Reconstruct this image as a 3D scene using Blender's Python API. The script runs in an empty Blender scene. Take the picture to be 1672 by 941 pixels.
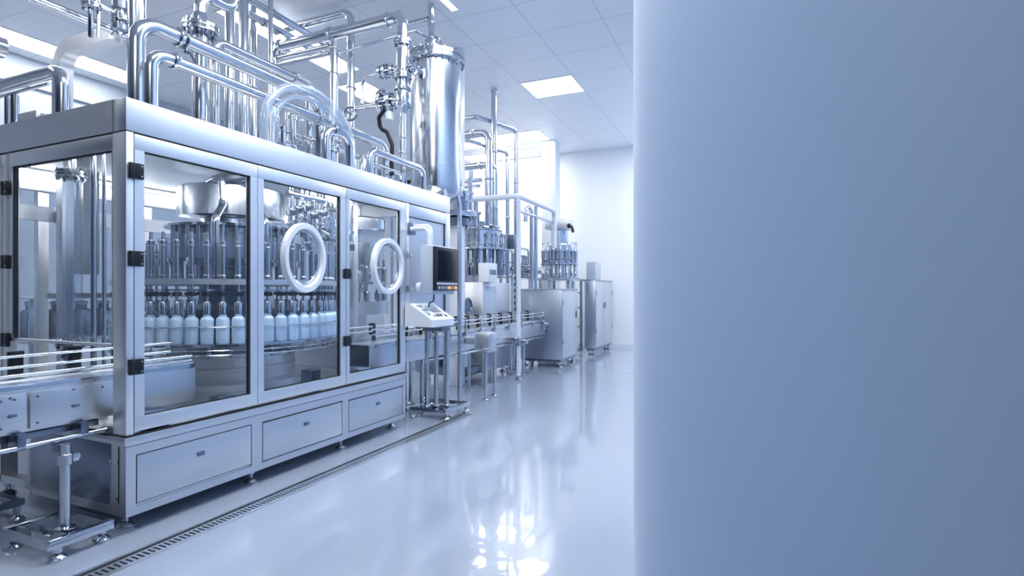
import bpy, bmesh, math, random
from mathutils import Vector, Matrix
random.seed(7)
PI = math.pi
scene = bpy.context.scene
COL = scene.collection

# ------------------------------------------------------------------ materials
def mat(name, base, rough=0.4, metal=0.0, emit=None, strength=0.0, alpha=1.0, trans=0.0, coat=0.0, bump=None, streak=None, ior=1.45):
    m = bpy.data.materials.new(name); m.use_nodes = True
    nt = m.node_tree; b = nt.nodes['Principled BSDF']
    b.inputs['Base Color'].default_value = (*base, 1)
    b.inputs['Roughness'].default_value = rough
    b.inputs['Metallic'].default_value = metal
    b.inputs['IOR'].default_value = ior
    b.inputs['Coat Weight'].default_value = coat
    b.inputs['Transmission Weight'].default_value = trans
    if emit:
        b.inputs['Emission Color'].default_value = (*emit, 1)
        b.inputs['Emission Strength'].default_value = strength
    if streak:
        sc, amp = streak
        tc = nt.nodes.new('ShaderNodeTexCoord'); mp = nt.nodes.new('ShaderNodeMapping')
        mp.inputs['Scale'].default_value = sc
        nz = nt.nodes.new('ShaderNodeTexNoise'); nz.inputs['Scale'].default_value = 1.0; nz.inputs['Detail'].default_value = 3
        mr = nt.nodes.new('ShaderNodeMapRange')
        mr.inputs['To Min'].default_value = max(0.02, rough - amp); mr.inputs['To Max'].default_value = rough + amp
        nt.links.new(tc.outputs['Object'], mp.inputs[0]); nt.links.new(mp.outputs[0], nz.inputs['Vector'])
        nt.links.new(nz.outputs[0], mr.inputs[0]); nt.links.new(mr.outputs[0], b.inputs['Roughness'])
    if bump:
        tc = nt.nodes.new('ShaderNodeTexCoord')
        nz = nt.nodes.new('ShaderNodeTexNoise'); nz.inputs['Scale'].default_value = bump[0]
        bp = nt.nodes.new('ShaderNodeBump'); bp.inputs['Strength'].default_value = bump[1]; bp.inputs['Distance'].default_value = 0.01
        nt.links.new(tc.outputs['Object'], nz.inputs['Vector']); nt.links.new(nz.outputs[0], bp.inputs['Height'])
        nt.links.new(bp.outputs[0], b.inputs['Normal'])
    return m

def sheet_glass(name, tint, gloss=1.0, haze=0.0):
    """thin clear sheet: straight-through transparency with a fresnel reflection"""
    m = bpy.data.materials.new(name); m.use_nodes = True
    nt = m.node_tree; nt.nodes.clear()
    o = nt.nodes.new('ShaderNodeOutputMaterial')
    t = nt.nodes.new('ShaderNodeBsdfTransparent'); t.inputs[0].default_value = (*tint, 1)
    g = nt.nodes.new('ShaderNodeBsdfGlossy'); g.inputs['Roughness'].default_value = 0.02
    f = nt.nodes.new('ShaderNodeLayerWeight'); f.inputs[0].default_value = 0.5
    pw = nt.nodes.new('ShaderNodeMath'); pw.operation = 'POWER'; pw.inputs[1].default_value = 4.0
    k = nt.nodes.new('ShaderNodeMath'); k.operation = 'MULTIPLY_ADD'; k.inputs[1].default_value = 0.8*gloss; k.inputs[2].default_value = 0.035*gloss
    mx = nt.nodes.new('ShaderNodeMixShader')
    nt.links.new(f.outputs['Facing'], pw.inputs[0]); nt.links.new(pw.outputs[0], k.inputs[0]); nt.links.new(k.outputs[0], mx.inputs[0])
    nt.links.new(t.outputs[0], mx.inputs[1]); nt.links.new(g.outputs[0], mx.inputs[2])
    out = mx
    if haze:
        d = nt.nodes.new('ShaderNodeBsdfDiffuse'); d.inputs[0].default_value = (0.75, 0.83, 0.95, 1)
        m2 = nt.nodes.new('ShaderNodeMixShader'); m2.inputs[0].default_value = haze
        nt.links.new(mx.outputs[0], m2.inputs[1]); nt.links.new(d.outputs[0], m2.inputs[2]); out = m2
    nt.links.new(out.outputs[0], o.inputs[0])
    return m

ST = (0.66, 0.72, 0.82)
M = {}
M['brushed'] = mat('brushed_steel', (0.83, 0.845, 0.865), 0.41, 1.0, streak=((3, 3, 160), 0.06))
M['panel'] = mat('satin_steel_sheet', (0.72, 0.74, 0.775), 0.38, 1.0, streak=((4, 4, 120), 0.05))
M['polished'] = mat('polished_steel', (0.60, 0.635, 0.69), 0.12, 1.0)
M['tube'] = mat('pipe_steel', (0.62, 0.655, 0.71), 0.15, 1.0)
M['tank'] = mat('tank_steel', (0.64, 0.675, 0.73), 0.2, 1.0, streak=((30, 30, 1), 0.05))
M['dark_steel'] = mat('darkened_steel', (0.22, 0.26, 0.33), 0.3, 1.0)
M['end'] = mat('reflected_shade_sheet', (0.34, 0.39, 0.48), 0.3, 1.0)  # darker steel stands in for the dark reflection on the base end face
M['black'] = mat('black_plastic', (0.012, 0.015, 0.022), 0.35)
M['rubber'] = mat('black_rubber', (0.01, 0.012, 0.018), 0.6)
M['gasket'] = mat('dark_gasket', (0.015, 0.02, 0.03), 0.5)
M['white'] = mat('white_enamel', (0.80, 0.84, 0.90), 0.3)
M['ring'] = mat('white_ring_plastic', (0.78, 0.84, 0.92), 0.22, coat=0.5)
M['grey'] = mat('grey_enamel', (0.50, 0.56, 0.66), 0.32)
M['screen'] = mat('screen_glass', (0.006, 0.008, 0.016), 0.12)
M['bottle'] = mat('milky_plastic', (0.66, 0.82, 0.98), 0.3, coat=0.3)
M['liquid'] = mat('milky_plastic_filled', (0.52, 0.70, 0.93), 0.3, coat=0.3)
M['screen'].node_tree.nodes['Principled BSDF'].inputs['Specular IOR Level'].default_value = 0.12
M['button'] = mat('grey_button', (0.35, 0.40, 0.48), 0.4)
M['orange'] = mat('orange_button', (0.85, 0.38, 0.12), 0.4, emit=(1.0, 0.42, 0.1), strength=0.6)
M['belt'] = mat('conveyor_plate', (0.74, 0.80, 0.88), 0.3, 0.85)
M['glass'] = sheet_glass('door_glass', (0.94, 0.965, 0.99), 0.9)
M['clear'] = sheet_glass('clear_tube', (0.96, 0.98, 1.0), 1.3, haze=0.015)
M['hose'] = sheet_glass('clear_hose', (0.94, 0.97, 1.0), 1.4, haze=0.13)
M['shell'] = sheet_glass('clear_shell', (0.88, 0.93, 1.0), 1.2, haze=0.05)
M['strip'] = mat('lamp_strip_tube', (1, 1, 1), 0.5, emit=(1.0, 0.99, 0.97), strength=22.0)
M['cab'] = mat('dull_steel_sheet', (0.50, 0.54, 0.61), 0.34, 1.0)
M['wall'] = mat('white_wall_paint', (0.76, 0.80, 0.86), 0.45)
M['farwall'] = mat('haze_white_wall_paint', (0.90, 0.92, 0.95), 0.5)  # white raised above the other walls to imitate pale haze
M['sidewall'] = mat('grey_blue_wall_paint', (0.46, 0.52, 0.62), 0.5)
M['blue'] = mat('blue_fade_paint', (0.40, 0.55, 0.80), 0.6)  # blue that imitates a soft colour fade on the added wall
_b = M['blue'].node_tree.nodes['Principled BSDF']; _b.inputs['Sheen Weight'].default_value = 0.35; _b.inputs['Sheen Roughness'].default_value = 0.35  # sheen whitens the rounded edge to imitate the pale start of the fade
M['backblue'] = mat('back_wall_paint', (0.05, 0.075, 0.13), 0.55)
M['lamp'] = mat('lamp_diffuser', (1, 1, 1), 0.5, emit=(1.0, 0.99, 0.97), strength=8.5)

def floor_mat():
    m = mat('epoxy_floor', (0.38, 0.45, 0.57), 0.16, coat=0.6, ior=1.5)
    nt = m.node_tree; b = nt.nodes['Principled BSDF']
    tc = nt.nodes.new('ShaderNodeTexCoord'); nz = nt.nodes.new('ShaderNodeTexNoise'); nz.inputs['Scale'].default_value = 0.9
    nz.inputs['Detail'].default_value = 4
    mr = nt.nodes.new('ShaderNodeMapRange'); mr.inputs['To Min'].default_value = 0.10; mr.inputs['To Max'].default_value = 0.24
    nt.links.new(tc.outputs['Object'], nz.inputs['Vector']); nt.links.new(nz.outputs[0], mr.inputs[0])
    nt.links.new(mr.outputs[0], b.inputs['Roughness'])
    n2 = nt.nodes.new('ShaderNodeTexNoise'); n2.inputs['Scale'].default_value = 7
    bp = nt.nodes.new('ShaderNodeBump'); bp.inputs['Strength'].default_value = 0.04; bp.inputs['Distance'].default_value = 0.02
    nt.links.new(tc.outputs['Object'], n2.inputs['Vector']); nt.links.new(n2.outputs[0], bp.inputs['Height'])
    nt.links.new(bp.outputs[0], b.inputs['Normal']); nt.links.new(bp.outputs[0], b.inputs['Coat Normal'])
    return m
M['floor'] = floor_mat()

def ceiling_mat():
    """large lay-in panels: thin grey joints every 0.77 x 0.90 m"""
    m = mat('ceiling_panels', (0.84, 0.87, 0.92), 0.42)
    nt = m.node_tree; b = nt.nodes['Principled BSDF']
    tc = nt.nodes.new('ShaderNodeTexCoord'); sp = nt.nodes.new('ShaderNodeSeparateXYZ')
    nt.links.new(tc.outputs['Object'], sp.inputs[0])
    def joint(sock, off, per):
        a = nt.nodes.new('ShaderNodeMath'); a.operation = 'SUBTRACT'; a.inputs[1].default_value = off
        p = nt.nodes.new('ShaderNodeMath'); p.operation = 'PINGPONG'; p.inputs[1].default_value = per / 2
        l = nt.nodes.new('ShaderNodeMath'); l.operation = 'LESS_THAN'; l.inputs[1].default_value = 0.006
        nt.links.new(sock, a.inputs[0]); nt.links.new(a.outputs[0], p.inputs[0]); nt.links.new(p.outputs[0], l.inputs[0])
        return l.outputs[0]
    mx = nt.nodes.new('ShaderNodeMath'); mx.operation = 'MAXIMUM'
    nt.links.new(joint(sp.outputs[0], 8.38, 0.77), mx.inputs[0]); nt.links.new(joint(sp.outputs[1], 1.75, 0.90), mx.inputs[1])
    c = nt.nodes.new('ShaderNodeMix'); c.data_type = 'RGBA'
    c.inputs[6].default_value = (0.84, 0.87, 0.92, 1); c.inputs[7].default_value = (0.60, 0.65, 0.72, 1)
    nt.links.new(mx.outputs[0], c.inputs[0]); nt.links.new(c.outputs[2], b.inputs['Base Color'])
    return m
M['ceiling'] = ceiling_mat()

# ------------------------------------------------------------------ mesh helpers
def frame_of(axis):
    a = Vector(axis).normalized()
    u = a.cross(Vector((0, 0, 1)))
    if u.length < 1e-4: u = Vector((1, 0, 0))
    u.normalize(); return a, u, a.cross(u)

class MB:
    def __init__(self): self.v = []; self.f = []
    def add(self, vs, fs):
        n = len(self.v); self.v += [tuple(p) for p in vs]; self.f += [tuple(i + n for i in q) for q in fs]; return self
    def box(self, a, b, c=0.0):
        x0, y0, z0 = (min(a[i], b[i]) for i in range(3)); x1, y1, z1 = (max(a[i], b[i]) for i in range(3))
        if c <= 0:
            vs = [(x0,y0,z0),(x1,y0,z0),(x1,y1,z0),(x0,y1,z0),(x0,y0,z1),(x1,y0,z1),(x1,y1,z1),(x0,y1,z1)]
            return self.add(vs, [(0,3,2,1),(4,5,6,7),(0,1,5,4),(1,2,6,5),(2,3,7,6),(3,0,4,7)])
        bm = bmesh.new(); bmesh.ops.create_cube(bm, size=1)
        for w in bm.verts: w.co = ((x0+x1)/2+w.co.x*(x1-x0), (y0+y1)/2+w.co.y*(y1-y0), (z0+z1)/2+w.co.z*(z1-z0))
        bmesh.ops.bevel(bm, geom=bm.edges[:], offset=c, segments=2, affect='EDGES', profile=0.5)
        bm.verts.index_update()
        self.add([w.co[:] for w in bm.verts], [[w.index for w in q.verts] for q in bm.faces]); bm.free(); return self
    def lathe(self, c, prof, axis=(0,0,1), n=24, closed=False):
        a, u, w = frame_of(axis); c = Vector(c); vs = []; fs = []
        for r, h in prof:
            for k in range(n):
                t = 2*PI*k/n; vs.append(c + a*h + (u*math.cos(t) + w*math.sin(t))*max(r, 1e-5))
        m = len(prof)
        for i in range(m if closed else m-1):
            j = (i+1) % m
            for k in range(n):
                l = (k+1) % n; fs.append((i*n+k, i*n+l, j*n+l, j*n+k))
        if not closed:
            fs.append(tuple(range(n))[::-1]); fs.append(tuple((m-1)*n+k for k in range(n)))
        return self.add(vs, fs)
    def cyl(self, p, q, r, r2=None, n=16):
        d = Vector(q)-Vector(p); return self.lathe(p, [(r, 0), (r if r2 is None else r2, d.length)], d, n)
    def disc(self, c, axis, r, h, n=24): 
        e = min(h*.2, .006); return self.lathe(c, [(r-e, -h/2), (r, -h/2+e), (r, h/2-e), (r-e, h/2)], axis, n)
    def ring(self, c, axis, ro, ri, h, n=32):
        return self.lathe(c, [(ri, -h/2), (ro, -h/2), (ro, h/2), (ri, h/2)], axis, n, True)
    def torus(self, c, axis, R, r, n=40, k=8):
        return self.lathe(c, [(R+r*math.cos(2*PI*i/k), r*math.sin(2*PI*i/k)) for i in range(k)], axis, n, True)
    def tube(self, path, r, n=14, closed=False, square=None):
        P = [Vector(p) for p in path]; m = len(P); vs = []; fs = []
        tang = []
        for i in range(m):
            a = P[(i-1) % m] if closed or i else P[i]; b = P[(i+1) % m] if closed or i < m-1 else P[i]
            tang.append((b-a).normalized())
        _, u, _w = frame_of(tang[0])
        rr = r if isinstance(r, (list, tuple)) else [r]*m
        for i in range(m):
            u = (u - tang[i]*u.dot(tang[i])).normalized(); w = tang[i].cross(u)
            if square:
                hx, hz = square
                for sx, sz in ((1,1),(-1,1),(-1,-1),(1,-1)): vs.append(P[i]+u*sx*hx+w*sz*hz)
            else:
                for k in range(n):
                    t = 2*PI*k/n; vs.append(P[i]+(u*math.cos(t)+w*math.sin(t))*rr[i])
        if square: n = 4
        for i in range(m if closed else m-1):
            j = (i+1) % m
            for k in range(n):
                l = (k+1) % n; fs.append((i*n+k, i*n+l, j*n+l, j*n+k))
        if not closed: fs.append(tuple(range(n))[::-1]); fs.append(tuple((m-1)*n+k for k in range(n)))
        return self.add(vs, fs)
    def prism(self, poly, lo, hi, axis='y'):
        """poly in the plane across axis, extruded lo..hi; axis y takes (x,z), x takes (y,z), z takes (x,y)"""
        n = len(poly)
        f = {'y': lambda p, h: (p[0], h, p[1]), 'x': lambda p, h: (h, p[0], p[1]), 'z': lambda p, h: (p[0], p[1], h)}[axis]
        vs = [f(p, lo) for p in poly] + [f(p, hi) for p in poly]
        fs = [tuple(range(n))[::-1], tuple(range(n, 2*n))] + [(i, (i+1) % n, n+(i+1) % n, n+i) for i in range(n)]
        return self.add(vs, fs)

def rounded(pts, bend, k=7):
    P = [Vector(p) for p in pts]; out = [P[0]]
    for i in range(1, len(P)-1):
        a = (P[i-1]-P[i]); b = (P[i+1]-P[i])
        ang = a.angle(b); d = min(bend/math.tan(ang/2) if ang < PI-.01 else 0, a.length*.49, b.length*.49)
        if d < 1e-4: out.append(P[i]); continue
        a.normalize(); b.normalize(); rr = d*math.tan(ang/2)
        c = P[i] + (a+b).normalized()*(rr/math.sin(ang/2))
        s = P[i]+a*d-c; e = P[i]+b*d-c; tot = s.angle(e); ax = s.cross(e).normalized()
        for j in range(k+1): out.append(c + Matrix.Rotation(tot*j/k, 3, ax) @ s)
    out.append(P[-1]); return out

def origin_of(o):
    v = Vector((0, 0, 0))
    while o is not None: v = v + o.location; o = o.parent
    return v
def obj(name, mb, m, parent=None, base=None, angle=35):
    org = origin_of(parent) if parent else Vector(base or (0, 0, 0))
    me = bpy.data.meshes.new(name)
    me.from_pydata([(p[0]-org.x, p[1]-org.y, p[2]-org.z) for p in mb.v], [], mb.f)
    bm = bmesh.new(); bm.from_mesh(me); bmesh.ops.recalc_face_normals(bm, faces=bm.faces[:]); bm.to_mesh(me); bm.free()
    me.polygons.foreach_set('use_smooth', [True]*len(me.polygons)); me.set_sharp_from_angle(angle=math.radians(angle))
    me.materials.append(M[m]); o = bpy.data.objects.new(name, me); COL.objects.link(o)
    if parent: o.parent = parent
    else: o.location = org
    return o
def thing(name, label, cat, loc, group=None):
    o = bpy.data.objects.new(name, None); COL.objects.link(o); o.location = loc; o.empty_display_size = .1
    o['label'] = label; o['category'] = cat
    if group: o['group'] = group
    return o
def tag(o, label, cat, group=None):
    o['label'] = label; o['category'] = cat
    if group: o['group'] = group
    return o
def struct(name, mb, m):
    o = obj(name, mb, m); o['kind'] = 'structure'; return o
def dup(root, loc, label=None):
    r = root.copy(); COL.objects.link(r); r.location = loc
    if label: r['label'] = label
    for ch in list(root.children):
        c = ch.copy(); COL.objects.link(c); c.parent = r
        for g in list(ch.children):
            d = g.copy(); COL.objects.link(d); d.parent = c
    return r
def copies(proto, offs):
    """more of one part beside its first, sharing the mesh; with sub-parts"""
    for o in offs:
        c = proto.copy(); COL.objects.link(c); c.parent = proto.parent; c.location = Vector(proto.location)+Vector(o)
        for g in list(proto.children):
            d = g.copy(); COL.objects.link(d); d.parent = c

def bolts(parent, c, axis, R, n, r=.008, h=.05, m='polished'):
    a, u, w = frame_of(axis); c = Vector(c)
    b0 = c+u*R
    o = obj('bolt', MB().lathe(b0, [(r*.7, -h/2), (r*.7, -h/2+.004), (r*1.25, -h/2+.005), (r*1.25, -h*.28), (r*.8, -h*.27), (r*.8, h*.27), (r*1.25, h*.28), (r*1.25, h/2-.005), (r*.7, h/2-.004), (r*.7, h/2)], axis, 8), m, parent)
    copies(o, [u*R*(math.cos(2*PI*k/n)-1)+w*R*math.sin(2*PI*k/n) for k in range(1, n)])
def flange(parent, c, axis, R, h, n=8, m='polished', br=.008, name='flange'):
    mb = MB(); c = Vector(c); a = Vector(axis).normalized()
    mb.disc(c-a*h*.30, axis, R, h*.5); mb.disc(c+a*h*.30, axis, R, h*.5); mb.disc(c, axis, R*.93, h*.12)
    o = obj(name, mb, m, parent)
    if n: bolts(o, c, axis, R*.83, n, br, h*2.1)
    return o
def clamp(parent, c, axis, R, w=.03, m='polished'):
    """tri-clamp collar with its wing nut"""
    mb = MB().lathe(c, [(R*1.02, -w/2), (R*1.28, -w*.3), (R*1.34, 0), (R*1.28, w*.3), (R*1.02, w/2)], axis, 18)
    a, u, wv = frame_of(axis); p = Vector(c)+u*R*1.2
    mb.cyl(p, p+u*R*.5, .006, n=6); mb.box(p+u*R*.5-Vector((.008,.008,.008)), p+u*R*.5+Vector((.008,.008,.012)))
    return obj('clamp_collar', mb, m, parent)
def foot(parent, x, y, ztop, r=.045, sr=.013):
    return obj('leveling_foot', MB().lathe((x, y, 0), [(r, .001), (r, .012), (r*.75, .024), (r*.32, .034), (sr, .04), (sr, ztop)], n=20).lathe((x, y, 0), [(sr*1.9, ztop*.62), (sr*1.9, ztop)], n=6), 'polished', parent)
def pipe(name, label, pts, r, bend=None, m='tube', cat='pipe', collars=(), foots=True, group=None):
    """one run of pipework; collars = fractions along its control points"""
    t = thing(name, label, cat, pts[0], group)
    path = rounded(pts, bend or r*2.6)
    obj('pipe_run', MB().tube(path, r, 18), m, t)
    if foots:
        for p in (pts[0], pts[-1]):
            if abs(p[2]-2.43) < .03 or p[2] < .03:
                obj('base_flange', MB().disc((p[0], p[1], p[2]+.012), (0,0,1), r*1.7, .02), 'polished', t)
    for i, k in collars:
        a = Vector(pts[i]); b = Vector(pts[i+1]); clamp(t, a.lerp(b, k), b-a, r)
    return t
# ------------------------------------------------------------------ the room
CZ = 4.83
struct('floor', MB().box((-4, -6, -.12), (13.2, 9.9, 0)), 'floor')
struct('ceiling', MB().box((-4, -6, CZ), (13.2, 9.9, CZ+.12)), 'ceiling')
struct('wall_far', MB().box((13.1, -6, 0), (13.25, 9.9, CZ)), 'farwall')
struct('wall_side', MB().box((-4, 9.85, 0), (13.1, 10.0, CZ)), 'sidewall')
struct('wall_back', MB().box((-4.15, -6, 0), (-4.0, 9.9, CZ)), 'backblue')
struct('wall_end', MB().box((-4, -6.15, 0), (1.2, -6.0, CZ)), 'backblue')
R_ = 1.4; cx_, cy_ = 2.527, -0.925
arc = [(cx_+R_*math.cos(PI/2+PI/2*k/40), cy_+R_*math.sin(PI/2+PI/2*k/40)) for k in range(41)]
struct('added_fade_wall', MB().prism([(13.1, cy_+R_)]+arc+[(cx_-R_, -6.0), (13.1, -6.0)], 0, CZ, 'z'), 'blue')  # added wall; its rounded shape and blue imitate a soft pale-to-blue fade
struct('baseboard_far', MB().box((13.08, .5, 0), (13.1, 9.85, .10)), 'wall')
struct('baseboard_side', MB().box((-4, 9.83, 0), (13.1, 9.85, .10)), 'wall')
struct('trim_1', MB().box((11.80, 4.12, 0), (12.15, 4.45, CZ), .01), 'wall')
struct('trim_2', MB().box((6.80, 3.82, 0), (6.98, 3.99, CZ), .01), 'white')
struct('trim_3', MB().box((-4, 9.80, 4.40), (13.1, 9.85, 4.46)), 'grey')

def ceiling_light(x0, y0, x1, y1, label):
    t = thing('ceiling_light', label, 'ceiling light', ((x0+x1)/2, (y0+y1)/2, CZ), 'ceiling panel lights')
    f = MB()
    for a, b in (((x0, y0), (x1, y0+.02)), ((x0, y1-.02), (x1, y1)), ((x0, y0+.02), (x0+.02, y1-.02)), ((x1-.02, y0+.02), (x1, y1-.02))):
        f.box((*a, CZ-.008), (*b, CZ-.0005))
    obj('frame', f, 'white', t)
    obj('diffuser', MB().box((x0+.02, y0+.02, CZ-.006), (x1-.02, y1-.02, CZ-.0005)), 'lamp', t)
ceiling_light(8.38, 2.65, 9.15, 3.55, 'square ceiling light panel above the far steel cabinets, nearest the added blue wall')
ceiling_light(10.95, 4.20, 11.75, 6.45, 'long ceiling light panel just in front of the white pillar')
ceiling_light(12.3, 4.9, 13.0, 6.9, 'ceiling light panel farthest away, against the end wall')
ceiling_light(4.70, 5.40, 6.05, 6.10, 'ceiling light panel behind the twin overhead pipes')
ceiling_light(6.12, 5.60, 6.85, 6.10, 'small ceiling light panel seen beneath the thick overhead pipe')
ceiling_light(7.25, 5.85, 8.25, 6.45, 'ceiling light panel behind the bent sampling tube and valve wheel')
ceiling_light(5.45, 3.30, 5.90, 3.42, 'narrow ceiling light strip beside the pipe rising off the tall vessel')
ceiling_light(3.60, 9.00, 5.75, 9.55, 'long ceiling light band along the side wall behind the square duct')
ceiling_light(3.2, .70, 4.6, 1.5, 'unseen ceiling light panel added beside the rounded corner of the added blue wall')  # unseen lamp added to brighten the edge of the added wall
ceiling_light(-1.75, .2, -.15, 1.6, 'unseen ceiling light panel added to brighten the front of the added blue wall')  # unseen lamp behind the camera, added to brighten the front of that wall
for x in (9.0, 11.2): ceiling_light(x, .60, x+1.6, 1.60, 'unseen ceiling light panel added along the added blue wall beyond its rounded corner')  # lamps hidden by the rounded wall, added to brighten the far wall
for x in (1.3, 3.0): ceiling_light(x, 1.75, x+1.54, 2.65, 'broad unseen ceiling light panel added over the aisle in front of the machine')  # unseen lamps added to light the aisle, floor and machine front
ceiling_light(4.75, 1.75, 5.85, 2.45, 'broad unseen ceiling light panel added over the aisle in front of the machine')  # unseen lamp added to light the aisle and the machine header
for x in (0.4, 2.4): ceiling_light(x, 6.25, x+1.5, 7.15, 'unseen ceiling light panel added over the back of the filling machine')  # lamps out of view, added for general lighting

# floor drain in front of the machine
t = thing('floor_drain', 'long slotted steel floor drain in front of the filling machine', 'drain', (3.2, 2.86, 0))
fr = MB().box((.9, 2.935, .0005), (5.35, 2.955, .004)).box((.9, 2.80, .0005), (5.35, 2.815, .004))
obj('drain_frame', fr, 'panel', t)
obj('channel', MB().box((.9, 2.815, .0003), (5.35, 2.935, .0012)), 'gasket', t)
g = MB().box((.9, 2.815, .0012), (5.35, 2.832, .0036)).box((.9, 2.892, .0012), (5.35, 2.905, .0036))
x = .9
while x < 5.34:
    g.box((x, 2.832, .0012), (x+.013, 2.892, .0036)); x += .028
obj('grating', g, 'belt', t)

# ------------------------------------------------------------------ filling machine enclosure
X0, X1, XE, Y0, Y1, ZT = 1.90, 4.55, 5.43, 3.166, 5.87, 2.43
mac = thing('filling_machine', 'long stainless steel filling machine enclosure with glazed doors', 'machine', (X0, Y0, 0))
# base
b = MB().box((X0, Y0+.012, .10), (X1, 4.10, .53)).box((2.75, 4.45, .10), (X1, Y1, .53))
b.box((X0, 4.45, .12), (X0+.09, 4.60, .53)).box((X0, Y1-.12, .12), (X0+.09, Y1, .53)).box((X0, 4.1, .12), (X0+.06, Y1, .17))
b.box((X0-.012, Y0-.010, .50), (X1+.02, Y1+.01, .542), .004)
PAN = ((1.954, 2.728, .158, .436), (2.815, 3.638, .150, .428), (3.714, 4.51, .145, .420))
b.box((X0, Y0, .10), (X1, Y0+.012, .145)).box((X0, Y0, .436), (X1, Y0+.012, .50))
for a, c in ((X0, 1.954), (2.728, 2.815), (3.638, 3.714), (4.51, X1)): b.box((a, Y0, .145), (c, Y0+.012, .436))
obj('base_cabinet', b, 'panel', mac)
obj('base_seam', MB().box((X0-.003, Y0+.06, .17), (X0+.001, Y0+.064, .49)).box((X0-.0015, Y0-.0015, .488), (X1, Y0+.001, .4905)).box((X0-.004, Y0-.004, .542), (X1+.01, Y0+.03, .552)).box((X0-.004, Y0+.03, .542), (X0+.03, Y1, .552)), 'gasket', mac)
for x0, x1, z0, z1 in PAN:
    obj('panel_seal', MB().box((x0+.001, Y0+.004, z0+.001), (x1-.001, Y0+.0125, z1-.001)), 'gasket', mac)
    p = obj('access_panel', MB().box((x0+.006, Y0-.001, z0+.006), (x1-.006, Y0+.008, z1-.006), .0015), 'panel', mac)
    xm = (x0+x1)/2
    obj('panel_lock', MB().box((xm-.018, Y0-.008, z1-.112), (xm+.03, Y0-.001, z1-.085), .002).cyl((xm-.008, Y0-.014, z1-.098), (xm-.008, Y0-.007, z1-.098), .009), 'dark_steel', p)
for yy, zz in ((3.30, .40), (3.30, .20), (3.24, .40), (3.24, .20)): obj('end_screw', MB().cyl((X0-.006, yy, zz), (X0, yy, zz), .008, n=10), 'polished', mac)
for x_, y_ in ((1.98, 3.30), (2.80, 3.26), (3.72, 3.26), (4.50, 3.30), (1.98, 4.55), (4.45, 5.75), (2.85, 5.7)): foot(mac, x_, y_, .10)
obj('end_panel', MB().box((X0-.004, 3.30, .155), (X0, 4.095, .495), .001), 'end', mac)['label'] = 'end sheet of the base, its dark reflection put into the colour'
# header ring and roof
h = MB()
h.box((X0, Y0, 2.247), (XE, Y0+.10, ZT), .003).box((X0, Y1-.10, 2.247), (XE, Y1, ZT), .003)
h.box((X0, Y0+.10, 2.247), (X0+.10, Y1-.10, ZT)).box((XE-.10, Y0+.10, 2.247), (XE, Y1-.10, ZT))
obj('header', h, 'brushed', mac)
obj('roof_panel', MB().box((X0+.10, Y0+.10, 2.39), (XE-.10, Y1-.10, 2.4295)), 'panel', mac)
obj('header_seam', MB().box((X0-.0012, Y0-.0012, 2.2425), (XE, Y0+.05, 2.247)).box((X0-.0012, Y0+.05, 2.2425), (X0+.05, Y1, 2.247)).box((X0-.0010, Y0+.115, 2.25), (X0+.001, Y0+.1165, 2.428)), 'gasket', mac)
# posts
for (xa, xb, ya, yb, z0) in ((X0, 1.942, Y0, 3.283, .552), (X0, 1.95, Y1-.117, Y1, .552), (XE-.09, XE, Y1-.09, Y1, .003), (X0+.003, 1.945, 4.355, 4.44, .552)):
    obj('post', MB().box((xa, ya, z0), (xb, yb, 2.2425), .003), 'brushed', mac)
obj('post', MB().box((X1+.003, Y0, 1.02), (4.612, Y0+.07, 2.2425), .002), 'brushed', mac)
obj('post', MB().box((5.34, Y0, 1.02), (XE, Y0+.07, 2.2425), .002), 'brushed', mac)
obj('post', MB().box((4.47, Y0+.58, .552), (4.54, Y0+.65, 2.2425), .002), 'brushed', mac)
obj('post', MB().box((2.74, Y1-.07, .552), (2.82, Y1, 2.2425), .002), 'brushed', mac)
obj('post', MB().box((3.66, Y1-.07, .552), (3.74, Y1, 2.2425), .002), 'brushed', mac)

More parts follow.
